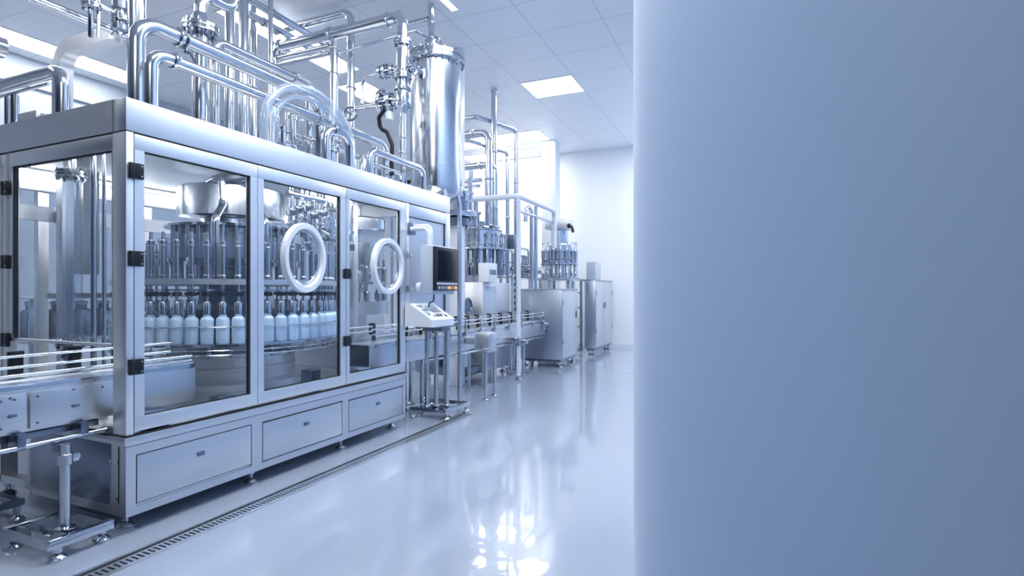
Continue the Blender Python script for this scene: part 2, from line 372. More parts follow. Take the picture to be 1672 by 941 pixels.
def hinge(parent, x, y, z, side=False):
    mb = MB()
    if not side:
        mb.box((x-.034, y-.022, z-.043), (x-.003, y-.001, z+.043), .003).box((x+.003, y-.022, z-.043), (x+.042, y-.001, z+.043), .003).cyl((x, y-.014, z-.040), (x, y-.014, z+.040), .009, n=10)
    else:
        mb.box((x-.022, y-.042, z-.043), (x-.001, y-.003, z+.043), .003).box((x-.022, y+.003, z-.043), (x-.001, y+.034, z+.043), .003).cyl((x-.014, y, z-.040), (x-.014, y, z+.040), .009, n=10)
    o = obj('hinge', mb, 'black', parent)
    s = MB()
    for dz in (-.028, .028):
        if not side: s.cyl((x+.028, y-.025, z+dz), (x+.028, y-.020, z+dz), .005, n=8)
        else: s.cyl((x-.025, y-.028, z+dz), (x-.020, y-.028, z+dz), .005, n=8)
    for p in (parent,):
        pass
    return o, s
def door(x0, x1, g0, g1, z0=.566, z1=2.237, gz0=.645, gz1=2.149, hinges=(), ring=None):
    d = MB().box((x0, Y0, gz1), (x1, Y0+.045, z1), .002).box((x0, Y0, z0), (x1, Y0+.045, gz0), .002)
    d.box((x0, Y0, gz0), (g0, Y0+.045, gz1)).box((g1, Y0, gz0), (x1, Y0+.045, gz1))
    d = obj('door', d, 'brushed', mac)
    obj('glass_pane', MB().box((g0, Y0+.022, gz0), (g1, Y0+.028, gz1)), 'glass', d)
    e = .006; s = MB().box((g0, Y0+.012, gz1-e), (g1, Y0+.03, gz1)).box((g0, Y0+.012, gz0), (g1, Y0+.03, gz0+e)).box((g0, Y0+.012, gz0), (g0+e*.6, Y0+.03, gz1)).box((g1-e*1.3, Y0+.012, gz0), (g1, Y0+.03, gz1))
    obj('gasket', s, 'gasket', d)
    sm = MB()
    for hx, hz in hinges:
        _, s = hinge(d, hx, Y0, hz); sm.add(s.v, s.f)
    if hinges: obj('hinge_screws', sm, 'polished', d)
    if ring:
        cx, cz, rx, rz = ring; mb = MB(); n = 56; prof = [(.82, -.002), (1.0, -.002), (1.0, -.045), (.985, -.052), (.84, -.052), (.82, -.045), (.80, -.02)]
        vs = []; fs = []; m = len(prof)
        for q, dy in prof:
            for k in range(n): vs.append((cx+rx*q*math.cos(2*PI*k/n), Y0+.02+dy, cz+rz*q*math.sin(2*PI*k/n)))
        for i in range(m):
            for k in range(n): fs.append((i*n+k, i*n+(k+1) % n, ((i+1) % m)*n+(k+1) % n, ((i+1) % m)*n+k))
        ro = obj('porthole_ring', mb.add(vs, fs), 'ring', d); ro['label'] = 'white round porthole ring'
        ti = [(cx+rx*.77*math.cos(2*PI*k/n), Y0+.005, cz+rz*.77*math.sin(2*PI*k/n)) for k in range(n)]
        obj('ring_insert', MB().tube(ti, .009, 8, True), 'polished', d)
door(1.946, 2.776, 2.001, 2.718, hinges=((1.944, 2.027), (1.944, 1.536), (1.944, .931)))
door(2.780, 3.682, 2.831, 3.616, ring=(3.205, 1.612, .212, .268))
door(3.688, 4.548, 3.730, 4.470, hinges=((3.690, 1.506), (3.690, .933)), ring=(4.258, 1.592, .232, .265))
# end bay
e = obj('end_door', MB().box((4.616, Y0, 2.115), (5.336, Y0+.05, 2.237), .002).box((4.616, Y0+.004, 1.02), (5.336, Y0+.03, 1.10), .002).box((4.614, Y0+.012, 1.02), (4.622, Y0+.03, 2.2)).box((5.33, Y0+.012, 1.02), (5.338, Y0+.03, 2.2)), 'brushed', mac)
obj('sheet_pane', MB().box((4.62, Y0+.020, 1.10), (5.334, Y0+.028, 2.115)), 'panel', e)
obj('gasket', MB().box((4.616, Y0+.012, 1.10), (4.622, Y0+.03, 2.115)).box((5.326, Y0+.012, 1.10), (5.336, Y0+.03, 2.115)).box((4.62, Y0+.012, 2.108), (5.33, Y0+.03, 2.116)), 'gasket', e)
for z in (1.72, 1.38): obj('door_latch', MB().box((4.565, Y0-.03, z-.035), (4.60, Y0-.001, z+.035), .004).cyl((4.59, Y0-.04, z), (4.63, Y0-.03, z), .008), 'polished', mac)
obj('lower_housing', MB().box((4.58, 3.78, .16), (5.36, 5.70, .86), .006), 'panel', mac)
obj('lower_housing_foot', MB().box((4.7, 3.9, .0), (4.78, 3.98, .16)).box((5.2, 3.9, .0), (5.28, 3.98, .16)).box((5.2, 5.5, .0), (5.28, 5.58, .16)), 'dark_steel', mac)
# end-face doors (above the conveyor opening)
def end_door(y0, y1, ga, gb, zb, hy):
    d = MB().box((X0, y0, 2.15), (X0+.04, y1, 2.237), .002).box((X0, y0, zb), (X0+.04, y1, zb+.015))
    d.box((X0, y0, zb), (X0+.04, ga, 2.15)).box((X0, gb, zb), (X0+.04, y1, 2.15))
    d = obj('end_door', d, 'brushed', mac)
    obj('glass_pane', MB().box((X0+.02, ga, zb+.015), (X0+.026, gb, 2.15)), 'glass', d)
    obj('gasket', MB().box((X0+.01, ga, 2.143), (X0+.03, gb, 2.15)).box((X0+.006, gb-.008, zb), (X0+.03, gb, 2.15)), 'gasket', d)
    if hy:
        sm = MB()
        for z in (2.014, 1.543, 1.044):
            _, s = hinge(d, X0, hy, z, True); sm.add(s.v, s.f)
        obj('hinge_screws', sm, 'polished', d)
end_door(3.286, 4.352, 3.292, 4.318, 1.04, 4.375)
end_door(4.443, 5.75, 4.49, 5.70, .60, 0)
# rear glazing and inner frame
for a, c in ((1.95, 2.74), (2.82, 3.66), (3.74, 5.34)):
    obj('rear_pane', MB().box((a, Y1-.03, .56), (c, Y1-.024, 2.2425)), 'glass', mac)
obj('inner_frame', MB().box((2.05, 5.30, .552), (2.13, 5.38, 2.24)).box((2.05, 5.30, 1.93), (4.5, 5.36, 2.05)).box((2.52, 5.0, .552), (2.60, 5.08, 2.24)).box((2.60, 5.36, 1.30), (4.4, 5.40, 1.34)), 'panel', mac)
obj('inner_duct', MB().box((2.62, 5.12, 1.5), (2.86, 5.28, 2.38), .01), 'grey', mac)

# ------------------------------------------------------------------ rotary filler
FC = (3.5, 4.3); FR = .857; PITCH = math.radians(7.058); NB = 51
rf = thing('rotary_filler', 'round rotary filling carousel with steel nozzles inside the glazed enclosure', 'filler', (*FC, .542))
C3 = lambda z: (FC[0], FC[1], z)
obj('pedestal', MB().lathe(C3(0), [(.62, .545), (.62, .60), (.52, .62), (.52, .70), (.535, .705), (.535, .72), (.52, .725), (.52, .80), (.60, .82), (.60, .84), (.30, .86), (.30, .938)], n=56), 'brushed', rf)
obj('turntable', MB().lathe(C3(0), [(.90, .936), (.928, .940), (.928, .956), (.92, .958)], n=80), 'polished', rf)
pin = obj('lift_pin', MB().lathe((FC[0], FC[1]-.84, 0), [(.008, .845), (.014, .85), (.014, .905), (.007, .91), (.007, .935)], n=10), 'polished', rf)
copies(pin, [(.84*math.sin(a), .84*(1-math.cos(a)), 0) for a in (2*PI*k/36 for k in range(1, 36))])
obj('bottle_guide', MB().torus(C3(1.085), (0,0,1), .80, .008, 80).torus(C3(1.085), (0,0,1), .912, .005, 80), 'polished', rf)
obj('lower_rail', MB().torus(C3(.872), (0,0,1), .90, .008, 80).torus(C3(.908), (0,0,1), .90, .006, 80), 'polished', rf)
obj('centre_column', MB().lathe(C3(0), [(.30, .96), (.30, 1.05), (.38, 1.08), (.38, 1.2), (.26, 1.24), (.26, 1.555)], n=48), 'dark_steel', rf)
obj('upper_drum', MB().lathe(C3(0), [(.26, 1.556), (.26, 1.60), (.40, 1.61), (.40, 1.84), (.42, 1.85), (.42, 1.89)], n=56), 'tank', rf)
obj('carrier_ring', MB().ring(C3(1.427), (0,0,1), .905, .60, .042, 80), 'brushed', rf)
obj('lower_ring', MB().ring(C3(1.365), (0,0,1), .87, .80, .012, 80), 'polished', rf)
obj('support_deck', MB().ring(C3(1.58), (0,0,1), .62, .28, .03, 64), 'polished', rf)
obj('clear_shell', MB().ring(C3(1.69), (0,0,1), .565, .556, .19, 64).ring(C3(1.785), (0,0,1), .572, .55, .012, 64), 'shell', rf)
obj('shell_band', MB().ring(C3(1.61), (0,0,1), .60, .55, .03, 64), 'polished', rf)
rod = obj('tie_rod', MB().cyl((FC[0], FC[1]-.46, 1.45), (FC[0], FC[1]-.46, 1.90), .019, n=12), 'polished', rf)
copies(rod, [(.46*math.sin(a), .46*(1-math.cos(a)), 0) for a in (2*PI*k/30 for k in range(1, 30))])
obj('bowl_flange', MB().lathe(C3(0), [(.30, 1.895), (.53, 1.90), (.53, 1.918), (.34, 1.925)], n=56), 'polished', rf)
obj('bowl', MB().lathe(C3(0), [(.20, 1.925), (.25, 1.93), (.28, 1.985), (.42, 1.99), (.435, 2.0), (.435, 2.245), (.42, 2.26), (.20, 2.30), (.12, 2.31), (.12, 2.385)], n=64), 'tank', rf)
# nozzle stations: every station is a nozzle with its sleeve, valve and cylinder
a0 = math.radians(191.1)
noz = None; N0 = Vector((FC[0]+FR*math.cos(a0), FC[1]+FR*math.sin(a0), 0))
nz = obj('filling_nozzle', MB().lathe(N0, [(.024, 1.184), (.030, 1.185), (.030, 1.27), (.027, 1.275), (.012, 1.28), (.012, 1.345), (.018, 1.35), (.018, 1.362), (.012, 1.365), (.012, 1.41)], n=14), 'polished', rf)
obj('valve_block', MB().box(N0+Vector((-.026, -.026, 1.318)), N0+Vector((.026, .026, 1.352)), .006), 'black', nz)
obj('cylinder', MB().lathe(N0+Vector((0, 0, 0)), [(.014, 1.447), (.026, 1.45), (.026, 1.475), (.022, 1.48), (.022, 1.70), (.027, 1.705), (.027, 1.735), (.013, 1.74), (.011, 1.80)], n=14), 'tube', nz)
copies(nz, [(FR*math.cos(a0+PITCH*k)-FR*math.cos(a0), FR*math.sin(a0+PITCH*k)-FR*math.sin(a0), 0) for k in range(1, NB)])
def supply(px, pts):
    return obj('supply_tube', MB().tube(rounded(pts, .09), .030, 14), 'tube', rf)
def onring(ang, r, z): return (FC[0]+r*math.cos(ang), FC[1]+r*math.sin(ang), z)
for deg in (249, 222):
    a = math.radians(deg)
    supply(0, [onring(a-.6, .30, 2.27), onring(a-.1, .50, 2.275), onring(a, .52, 2.27), onring(a+.02, .52, 2.06), onring(a, .70, 1.95), onring(a, .76, 1.92), onring(a, .76, 1.46)])

# lamps under the roof of the enclosure
for y, lb in ((3.325, 'bright lamp strip inside the enclosure roof just behind the glazed doors'), (5.55, 'bright lamp strip inside the enclosure roof along the back panes')):
    t = thing('lamp_strip', lb, 'lamp', (3.6, y, 2.39))
    obj('lamp_housing', MB().box((2.05, y-.045, 2.372), (5.25, y+.045, 2.389), .002), 'white', t)
    obj('lamp_tube', MB().box((2.08, y-.04, 2.362), (5.22, y+.04, 2.372), .002), 'strip', t)

# bottles, one thing each
def bottle(loc, label, group):
    t = thing('bottle', label, 'bottle', loc, group); x, y, z = loc
    obj('bottle_body', MB().lathe(loc, [(.030, 0), (.044, .002), (.048, .008), (.048, .085), (.0465, .093), (.0465, .097), (.048, .105), (.048, .172), (.046, .184), (.040, .196), (.030, .203), (.027, .205)], n=24), 'bottle', t)
    obj('bottle_neck', MB().lathe(loc, [(.027, .2055), (.027, .214), (.024, .216), (.024, .221), (.022, .222)], n=18), 'bottle', t)
    return t
BL = 'milky white plastic bottle standing under a nozzle on the filling carousel'
first = None
for k in range(NB):
    a = a0+PITCH*k; p = (FC[0]+FR*math.cos(a), FC[1]+FR*math.sin(a), .9585)
    if first is None: first = bottle(p, BL, 'bottles on the filling carousel')
    else: dup(first, p)

for (x, y, sx, sy, sz, lb) in ((2.12, 3.30, .17, .12, .10, 'dark sensor box on the machine deck behind the corner of the first glazed door'), (2.62, 3.32, .13, .10, .10, 'dark sensor box on the machine deck at the far end of the first glazed door'), (3.42, 3.30, .12, .10, .18, 'tall dark sensor box on the machine deck under the porthole ring')):
    t = thing('sensor_box', lb, 'box', (x, y, .543))
    obj('housing', MB().box((x-sx/2, y-sy/2, .543), (x+sx/2, y+sy/2, .543+sz), .006), 'dark_steel', t)
    obj('lid', MB().box((x-sx/2+.01, y-sy/2-.004, .553), (x+sx/2-.01, y-sy/2, .533+sz), .001), 'black', t)
# capping turret hanging from the roof behind the second door
ct = thing('capping_turret', 'cluster of valves and pipes hanging behind the second glazed door', 'valve cluster', (4.10, 3.72, 2.385))
T = Vector((4.10, 3.72, 0))
obj('column', MB().lathe(T, [(.055, 1.835), (.055, 1.84), (.13, 1.845), (.13, 1.865), (.055, 1.87), (.055, 1.92), (.085, 1.93), (.085, 1.96), (.05, 1.965), (.05, 2.12), (.10, 2.125), (.10, 2.15), (.05, 2.155), (.05, 2.385)], n=24), 'polished', ct)
for k, (dx, dy, z, r) in enumerate(((-.22, .02, 2.10, .03), (-.15, -.10, 2.08, .025), (.14, .06, 2.06, .03), (-.30, .0, 1.95, .026), (.20, -.08, 1.98, .022), (-.38, -.02, 2.06, .024))):
    p = T+Vector((dx, dy, 0))
    v = obj('valve', MB().lathe(p, [(r*.6, z-.14), (r, z-.13), (r, z-.06), (r*1.7, z-.05), (r*1.7, z-.03), (r*.7, z-.02), (r*.7, z+.05), (r*1.5, z+.06), (r*1.5, z+.10), (r*.7, z+.11), (r*.7, 2.385)], n=18), 'polished', ct)
    obj('valve_arm', MB().tube(rounded([p+Vector((0, 0, z)), (T+p)/2+Vector((0, 0, z-.02)), T+Vector((0, 0, z-.06))], .02), .013, 10), 'polished', v)
    obj('actuator', MB().cyl(p+Vector((0, -.02, z-.16)), p+Vector((0, -.02, z-.22)), r*1.1, n=14), 'dark_steel', v)
obj('hanging_tubes', MB().tube(rounded([(3.80, 3.62, 2.385), (3.80, 3.62, 1.93), (3.93, 3.58, 1.88), (3.93, 3.58, 1.85)], .06), .012).tube(rounded([(4.25, 3.60, 2.385), (4.25, 3.60, 1.92), (4.14, 3.60, 1.86)], .06), .012).tube(rounded([(4.36, 3.74, 2.385), (4.36, 3.74, 1.92), (4.2, 3.74, 1.86)], .06), .016), 'tube', ct)

vm = thing('valve_manifold', 'level manifold pipe with short drop valves just behind the second glazed door', 'valve cluster', (3.55, 3.50, 2.385))
obj('manifold_pipe', MB().tube([(3.36, 3.50, 2.16), (3.78, 3.50, 2.16)], .028, 16).cyl((3.40, 3.50, 2.16), (3.40, 3.50, 2.385), .02).cyl((3.74, 3.50, 2.16), (3.74, 3.50, 2.385), .02), 'polished', vm)
dv = obj('drop_valve', MB().lathe((3.40, 3.50, 0), [(.010, 1.80), (.016, 1.81), (.016, 1.90), (.03, 1.905), (.03, 1.925), (.02, 1.93), (.02, 1.98), (.034, 1.985), (.034, 2.03), (.016, 2.04), (.016, 2.135)], n=16), 'polished', vm)
obj('side_cap', MB().cyl((3.40, 3.47, 2.008), (3.40, 3.43, 2.008), .022, n=14), 'dark_steel', dv)
copies(dv, [(.085*k, (.02 if k % 2 else 0), .03*(k % 3)) for k in range(1, 5)])

# second, smaller carousel behind the third door
cc = thing('capping_carousel', 'small capping carousel with a drum head behind the third glazed door', 'capper', (5.02, 4.22, .86))
D3 = (5.02, 4.22, 0)
obj('pedestal', MB().lathe(D3, [(.26, .861), (.26, .90), (.16, .92), (.16, 1.10)], n=40), 'brushed', cc)
obj('star_wheel', MB().ring((5.02, 4.22, 1.17), (0,0,1), .40, .12, .14, 48), 'panel', cc)
obj('head_drum', MB().lathe(D3, [(.10, 1.10), (.12, 1.25), (.22, 1.56), (.29, 1.58), (.30, 1.60), (.30, 1.90), (.10, 1.93), (.10, 2.02), (.36, 2.04), (.38, 2.06), (.38, 2.17), (.34, 2.19), (.1, 2.2), (.1, 2.385)], n=56), 'tank', cc)
hd = obj('capping_head', MB().lathe((5.02, 3.86, 0), [(.02, 1.25), (.035, 1.26), (.035, 1.34), (.02, 1.36), (.02, 1.44), (.03, 1.45), (.03, 1.62), (.012, 1.63), (.012, 1.72)], n=14), 'polished', cc)
copies(hd, [(.36*math.sin(a), .36*(1-math.cos(a)), 0) for a in (2*PI*k/14 for k in range(1, 14))])
obj('head_ring', MB().ring((5.02, 4.22, 1.45), (0,0,1), .40, .20, .025, 48), 'polished', cc)

# ------------------------------------------------------------------ conveyors
def conveyor(name, label, xa, xb, ya, yb, zb, zt, nbr, rails, sidecuts=()):
    t = thing(name, label, 'conveyor', (xa, (ya+yb)/2, 0))
    obj('side_panel', MB().box((xa, ya, zb), (xb, ya+.012, zt-.035), .002), 'panel', t)
    obj('side_panel', MB().box((xa, yb-.012, zb), (xb, yb, zt-.035), .002), 'panel', t)
    bl = MB(); x = xa
    while x < xb-.02:
        bl.box((x, ya+.02, zt-.012), (min(x+.076, xb), yb-.02, zt)); x += .08
    obj('chain_belt', bl, 'belt', t)
    obj('wear_strip', MB().box((xa, ya+.012, zt-.034), (xb, ya+.045, zt-.014)).box((xa, yb-.045, zt-.034), (xb, yb-.012, zt-.014)), 'black', t)
    obj('edge_strip', MB().box((xa, ya-.004, zt-.035), (xb, ya+.018, zt-.005), .003).box((xa, yb-.018, zt-.035), (xb, yb+.004, zt-.005), .003), 'polished', t)
    obj('under_tray', MB().box((xa, ya+.02, zb+.02), (xb, yb-.02, zb+.03)), 'dark_steel', t)
    for y, z, r in rails: obj('guide_rail', MB().tube([(xa, y, z), (xb, y, z)], r, 12), 'tube', t)
    return t
ci = conveyor('infeed_conveyor', 'steel infeed conveyor running into the open end of the filling machine', .95, 2.46, 3.37, 3.66, .64, .885, 3, ((3.62, 1.003, .0085), (3.62, .945, .0085), (3.41, .925, .0085), (3.41, .868+.03, .006)))
# black brackets of the far rail and the cover plates on the near side
for x in (1.62, 1.90, 2.14):
    obj('rail_bracket', MB().box((x-.03, 3.630, .885), (x+.03, 3.665, 1.02), .004).box((x-.035, 3.632, 1.00), (x+.035, 3.66, 1.03), .004), 'black', ci)
for xa, xb in ((1.40, 1.535), (1.55, 1.935)):
    p = obj('cover_plate', MB().box((xa, 3.352, .655), (xb, 3.368, .840), .002), 'panel', ci)
    s = MB()
    for x, z in ((xa+.03, .815), (xb-.05, .815), ((xa+xb)/2, .825), (xa+.03, .68)): s.cyl((x, 3.346, z), (x, 3.353, z), .006, n=8)
    obj('screws', s, 'dark_steel', p)
    obj('quarter_turn_lock', MB().cyl(((xa+xb)/2, 3.340, .735), ((xa+xb)/2, 3.353, .735), .009, n=10).box(((xa+xb)/2, 3.344, .73), ((xa+xb)/2+.025, 3.353, .742)), 'dark_steel', p)
obj('end_plate', MB().box((1.36, 3.345, .56), (1.425, 3.37, .93), .003), 'panel', ci)
obj('under_rail', MB().tube([(.95, 3.33, .575), (1.893, 3.33, .575)], .013, 12), 'tube', ci)
obj('under_rail', MB().tube([(.95, 3.50, .60), (1.893, 3.50, .60)], .016, 12), 'tube', ci)
obj('cable_tray', MB().box((.95, 3.40, .595), (1.893, 3.45, .625)), 'dark_steel', ci)
for x in (1.50, 1.78): obj('hanger_clip', MB().box((x-.02, 3.318, .56), (x+.02, 3.40, .645), .004), 'dark_steel', ci)

# pedestal under the infeed conveyor: square tube frame with post
pd = thing('conveyor_stand', 'square tube floor stand with a round post under the infeed conveyor', 'stand', (1.68, 3.40, 0))
fx0, fx1, fy0, fy1, fz = 1.545, 1.845, 3.175, 3.60, .115
q = MB().box((fx0, fy0, fz-.05), (fx1, fy0+.035, fz), .003).box((fx0, fy1-.035, fz-.05), (fx1, fy1, fz), .003).box((fx0, fy0+.035, fz-.05), (fx0+.035, fy1-.035, fz)).box((fx1-.035, fy0+.035, fz-.05), (fx1, fy1-.035, fz))
q.box((fx0+.10, fy0+.035, fz-.05), (fx0+.17, fy1-.035, fz-.004))
obj('base_frame', q, 'polished', pd)
obj('post', MB().cyl((1.665, 3.275, fz), (1.665, 3.275, .555), .024, n=20).lathe((1.665, 3.275, 0), [(.045, fz+.001), (.045, fz+.012), (.026, fz+.02)], n=20), 'tube', pd)
obj('post_clamp', MB().lathe((1.665, 3.275, 0), [(.026, .45), (.034, .455), (.034, .505), (.026, .51)], n=20).box((1.69, 3.262, .46), (1.725, 3.288, .50), .003).cyl((1.73, 3.275, .48), (1.715, 3.275, .48), .012, n=8), 'polished', pd)
obj('post_bracket', MB().box((1.64, 3.27, .515), (1.69, 3.36, .559), .004), 'dark_steel', pd)
for x, y in ((fx0+.05, fy0+.03), (fx1-.03, fy0+.06), (fx0+.03, fy1-.03), (fx1-.03, fy1-.03)): foot(pd, x, y, fz-.05, .042, .012)
# a second stand farther back, seen beyond the first
p2 = thing('conveyor_stand', 'low dark bar stand on feet behind the conveyor post', 'stand', (1.8, 4.3, 0))
obj('base_frame', MB().box((1.38, 3.95, .09), (1.80, 3.985, .125)).box((1.38, 4.30, .09), (1.80, 4.335, .125)).box((1.76, 3.985, .09), (1.80, 4.30, .125)).box((1.38, 3.985, .09), (1.42, 4.30, .125)), 'dark_steel', p2)
for x, y in ((1.42, 3.967), (1.77, 3.967), (1.42, 4.317), (1.77, 4.317)): foot(p2, x, y, .09, .038, .011)
obj('upright', MB().box((1.58, 4.29, .125), (1.63, 4.335, .62)).box((1.40, 4.295, .55), (1.80, 4.33, .60)), 'dark_steel', p2)

# clear sight glass column in the end bay
sg = thing('sight_glass', 'clear vertical sight glass tube with steel flanges in the end bay', 'sight glass', (2.08, 4.03, .90))
S = Vector((2.08, 4.03, 0))
obj('glass_tube', MB().ring(S+Vector((0, 0, 1.57)), (0,0,1), .062, .057, 1.04, 32), 'clear', sg)
obj('inner_tube', MB().ring(S+Vector((0, 0, 1.57)), (0,0,1), .024, .021, 1.04, 20), 'clear', sg)
for z, d in ((2.11, 1), (1.03, -1)):
    f = flange(sg, S+Vector((0, 0, z)), (0,0,1), .085, .04, 8)
    obj('neck', MB().lathe(S, sorted([(.04, z+.02*d), (.04, z+.10*d), (.06, z+.10*d), (.06, z+.125*d)], key=lambda q: q[1]), n=24), 'polished', sg)
obj('stem', MB().cyl((2.08, 4.03, .56), (2.08, 4.03, .905), .03).disc((2.08, 4.03, .5555), (0,0,1), .06, .006), 'polished', sg)
obj('top_stem', MB().cyl((2.08, 4.03, 2.236), (2.08, 4.03, 2.385), .03), 'polished', sg)
for i, (x, y, lb) in enumerate(((2.12, 3.86, 'slim pair of upright steel tubes beside the clear sight glass'),)):
    tt = thing('upright_tubes', lb, 'tube', (x, y, .553))
    obj('tube', MB().cyl((x, y, .553), (x, y, 2.385), .017).cyl((x, y, .553), (x, y, .60), .03), 'tube', tt)
    obj('tube', MB().cyl((x+.05, y-.02, .553), (x+.05, y-.02, 2.385), .012).cyl((x+.05, y-.02, .553), (x+.05, y-.02, .60), .024), 'tube', tt)
# ------------------------------------------------------------------ pipework on the roof
RZ = 2.431
def at(p, z=None, x=None, y=None):
    return (p[0] if x is None else x, p[1] if y is None else y, p[2] if z is None else z)
pA = (2.318, 3.75, 2.682); zA = (2.457, 3.75, 3.167)[2]; eA = (3.997, 3.75, 3.245)[0]
pipe('process_pipe', 'thickest steel pipe rising at the machine corner and bending back over the roof', [at(pA, RZ), at(pA, zA), (eA, 3.75, zA), (eA, 3.75, RZ)], .052, .15, collars=((1, .17),))
pB = (2.286, 3.55, 2.642); zB = (2.354, 3.55, 2.898)[2]; eB = (4.738, 3.55, 2.947)[0]
pipe('process_pipe', 'steel pipe running lowest of the three parallel roof pipes, under the thickest one', [at(pB, RZ), at(pB, zB), (eB, 3.55, zB), (eB, 3.55, RZ)], .042, .10, collars=((1, .06), (1, .6)))
pC = (3.316, 4.3, 3.419); zC = (3.346, 4.3, 3.549)[2]; eC = (4.44, 4.3, 3.54)[0]
pipe('process_pipe', 'steel pipe starting beside the bolted flange dome and running parallel behind the thickest pipe', [at(pC, RZ), at(pC, zC), (eC, 4.3, zC), (eC, 4.3, RZ)], .042, .10, collars=((1, .8),))
# pipe saddle between the two lower runs
s1 = (2.647, 3.75, 3.101)
sd = thing('pipe_clamp', 'wire pipe clamp strapping the thickest pipe to the one beneath it', 'clamp', (s1[0], 3.75, zA))
obj('strap', MB().torus((s1[0], 3.75, zA), (1,0,0), .060, .006, 28, 6), 'dark_steel', sd)
obj('bracket', MB().tube(rounded([(s1[0], 3.74, zA-.066), (s1[0], 3.70, zA-.09), (s1[0], 3.60, zB+.06)], .02), .008, 8).box((s1[0]-.015, 3.70, zA-.105), (s1[0]+.015, 3.73, zA-.08), .003), 'dark_steel', sd)
tp = (2.689, 4.35, 3.509)
pipe('riser_pipe', 'wide steel riser standing straight up to the ceiling behind the bend of the thickest pipe', [at(tp, RZ), at(tp, CZ-.002)], .062)
d0 = (2.054, 4.35, 3.293)
pipe('overhead_pipe', 'thin overhead steel pipe sloping in from the corner of the room to the wide riser', [(-3.99, 4.35, d0[2]), (tp[0]-.068, 4.35, d0[2])], .027, collars=((0, .985),))
# drop valves from the ceiling
for (px, pr, zb, zf, lb) in (((2.288, 4.2, 3.248), .016, (2.288, 4.2, 3.112)[2], (2.288, 4.2, 3.337)[2], 'slim drop lance with a round flange hanging over the square duct'), ((2.476, 4.2, 3.334), .026, (2.476, 4.2, 3.21)[2], (2.476, 4.2, 3.334)[2], 'hanging valve with dark couplings beside the wide riser')):
    t = thing('hanging_valve', lb, 'valve', (px[0], px[1], CZ))
    P_ = Vector((px[0], px[1], 0))
    obj('stem', MB().lathe(P_, [(pr*.5, zb), (pr, zb+.015), (pr, zf), (pr*1.2, zf), (pr*1.2, CZ-.003)], n=16), 'polished', t)
    flange(t, P_+Vector((0, 0, zf)), (0,0,1), .06, .03, 6)
    if pr > .02:
        obj('coupling', MB().lathe(P_, [(.035, zf-.10), (.055, zf-.09), (.055, zf-.05), (.035, zf-.04)], n=14), 'dark_steel', t); obj('coupling', MB().lathe(P_, [(.04, zf+.06), (.05, zf+.07), (.05, zf+.13), (.04, zf+.14)], n=14), 'dark_steel', t)
    else: obj('side_lance', MB().cyl(P_+Vector((.05, 0, zf-.2)), P_+Vector((.05, 0, CZ-.003)), .012, n=10), 'polished', t)
hl = pipe('overhead_pipe', 'thin overhead pipe joining the hanging lance to the hanging valve', [(2.323, 4.2, 3.375), (2.439, 4.2, 3.361)], .014, foots=False)
# tubular frames over the end of the machine
f1 = (2.2, 4.36); zf1 = (2.2, 4.599, 2.889)[2]
pipe('frame_tube', 'bent steel hoop tube standing on the roof edge, in front of the square duct', [(2.2, 4.36, RZ), (2.2, 4.36, zf1), (2.2, 5.72, zf1), (2.2, 5.72, RZ)], .044, .12)
pipe('frame_tube', 'slim steel rod running just under the bent hoop tube', [(2.2, 4.52, zf1-.075), (2.2, 5.56, zf1-.075)], .012, foots=False)
for i, (y, r) in enumerate(((4.96, .026), (5.06, .018))):
    pipe('support_post', ('stouter' if i == 0 else 'thinner')+' of two short posts under the bent hoop tube', [(2.2, y, RZ), (2.2, y, zf1-.09)], r)
jb = thing('motor_box', 'steel motor box with a dark cable gland on the roof under the bent hoop tube', 'box', (2.24, 4.68, RZ))
obj('housing', MB().box((2.16, 4.60, RZ+.0), (2.32, 4.84, RZ+.20), .006), 'panel', jb)
obj('end_cap', MB().box((2.17, 4.53, RZ+.02), (2.31, 4.60, RZ+.18), .02), 'ring', jb)
obj('cable_gland', MB().cyl((2.20, 4.53, RZ+.035), (2.20, 4.50, RZ+.03), .022, n=12).cyl((2.20, 4.50, RZ+.03), (2.20, 4.48, RZ+.022), .015, n=12), 'black', jb)
# square duct behind
zd = (2.6, 4.757, 3.32)[2]
t = thing('square_duct', 'bent square duct rising behind the hoop tube and running over to the wide riser', 'duct', (2.6, 5.15, RZ))
obj('duct_run', MB().tube(rounded([(2.6, 5.15, RZ), (2.6, 5.15, zd), (2.6, 4.45, zd)], .16), 0, square=(.05, .055)), 'panel', t)
obj('duct_collar', MB().box((2.53, 5.08, RZ+.001), (2.67, 5.22, RZ+.02)), 'polished', t)
# pipe end with flange, cut by the frame edge
pe = (2.402, 5.6, 3.343)
t = thing('pipe_outlet', 'flanged pipe outlet at the edge of the room above the hoop tube', 'pipe', (pe[0], 5.6, pe[2]))
obj('pipe_run', MB().tube(rounded([(pe[0], 5.6, pe[2]), (pe[0]-.5, 5.6, pe[2]), (pe[0]-.5, 5.6, CZ-.003)], .15), .07, 18), 'tube', t)
obj('flange', MB().ring((pe[0]-.02, 5.6, pe[2]), (1,0,0), .085, .05, .05).disc((pe[0]-.05, 5.6, pe[2]), (1,0,0), .085, .02), 'polished', t)
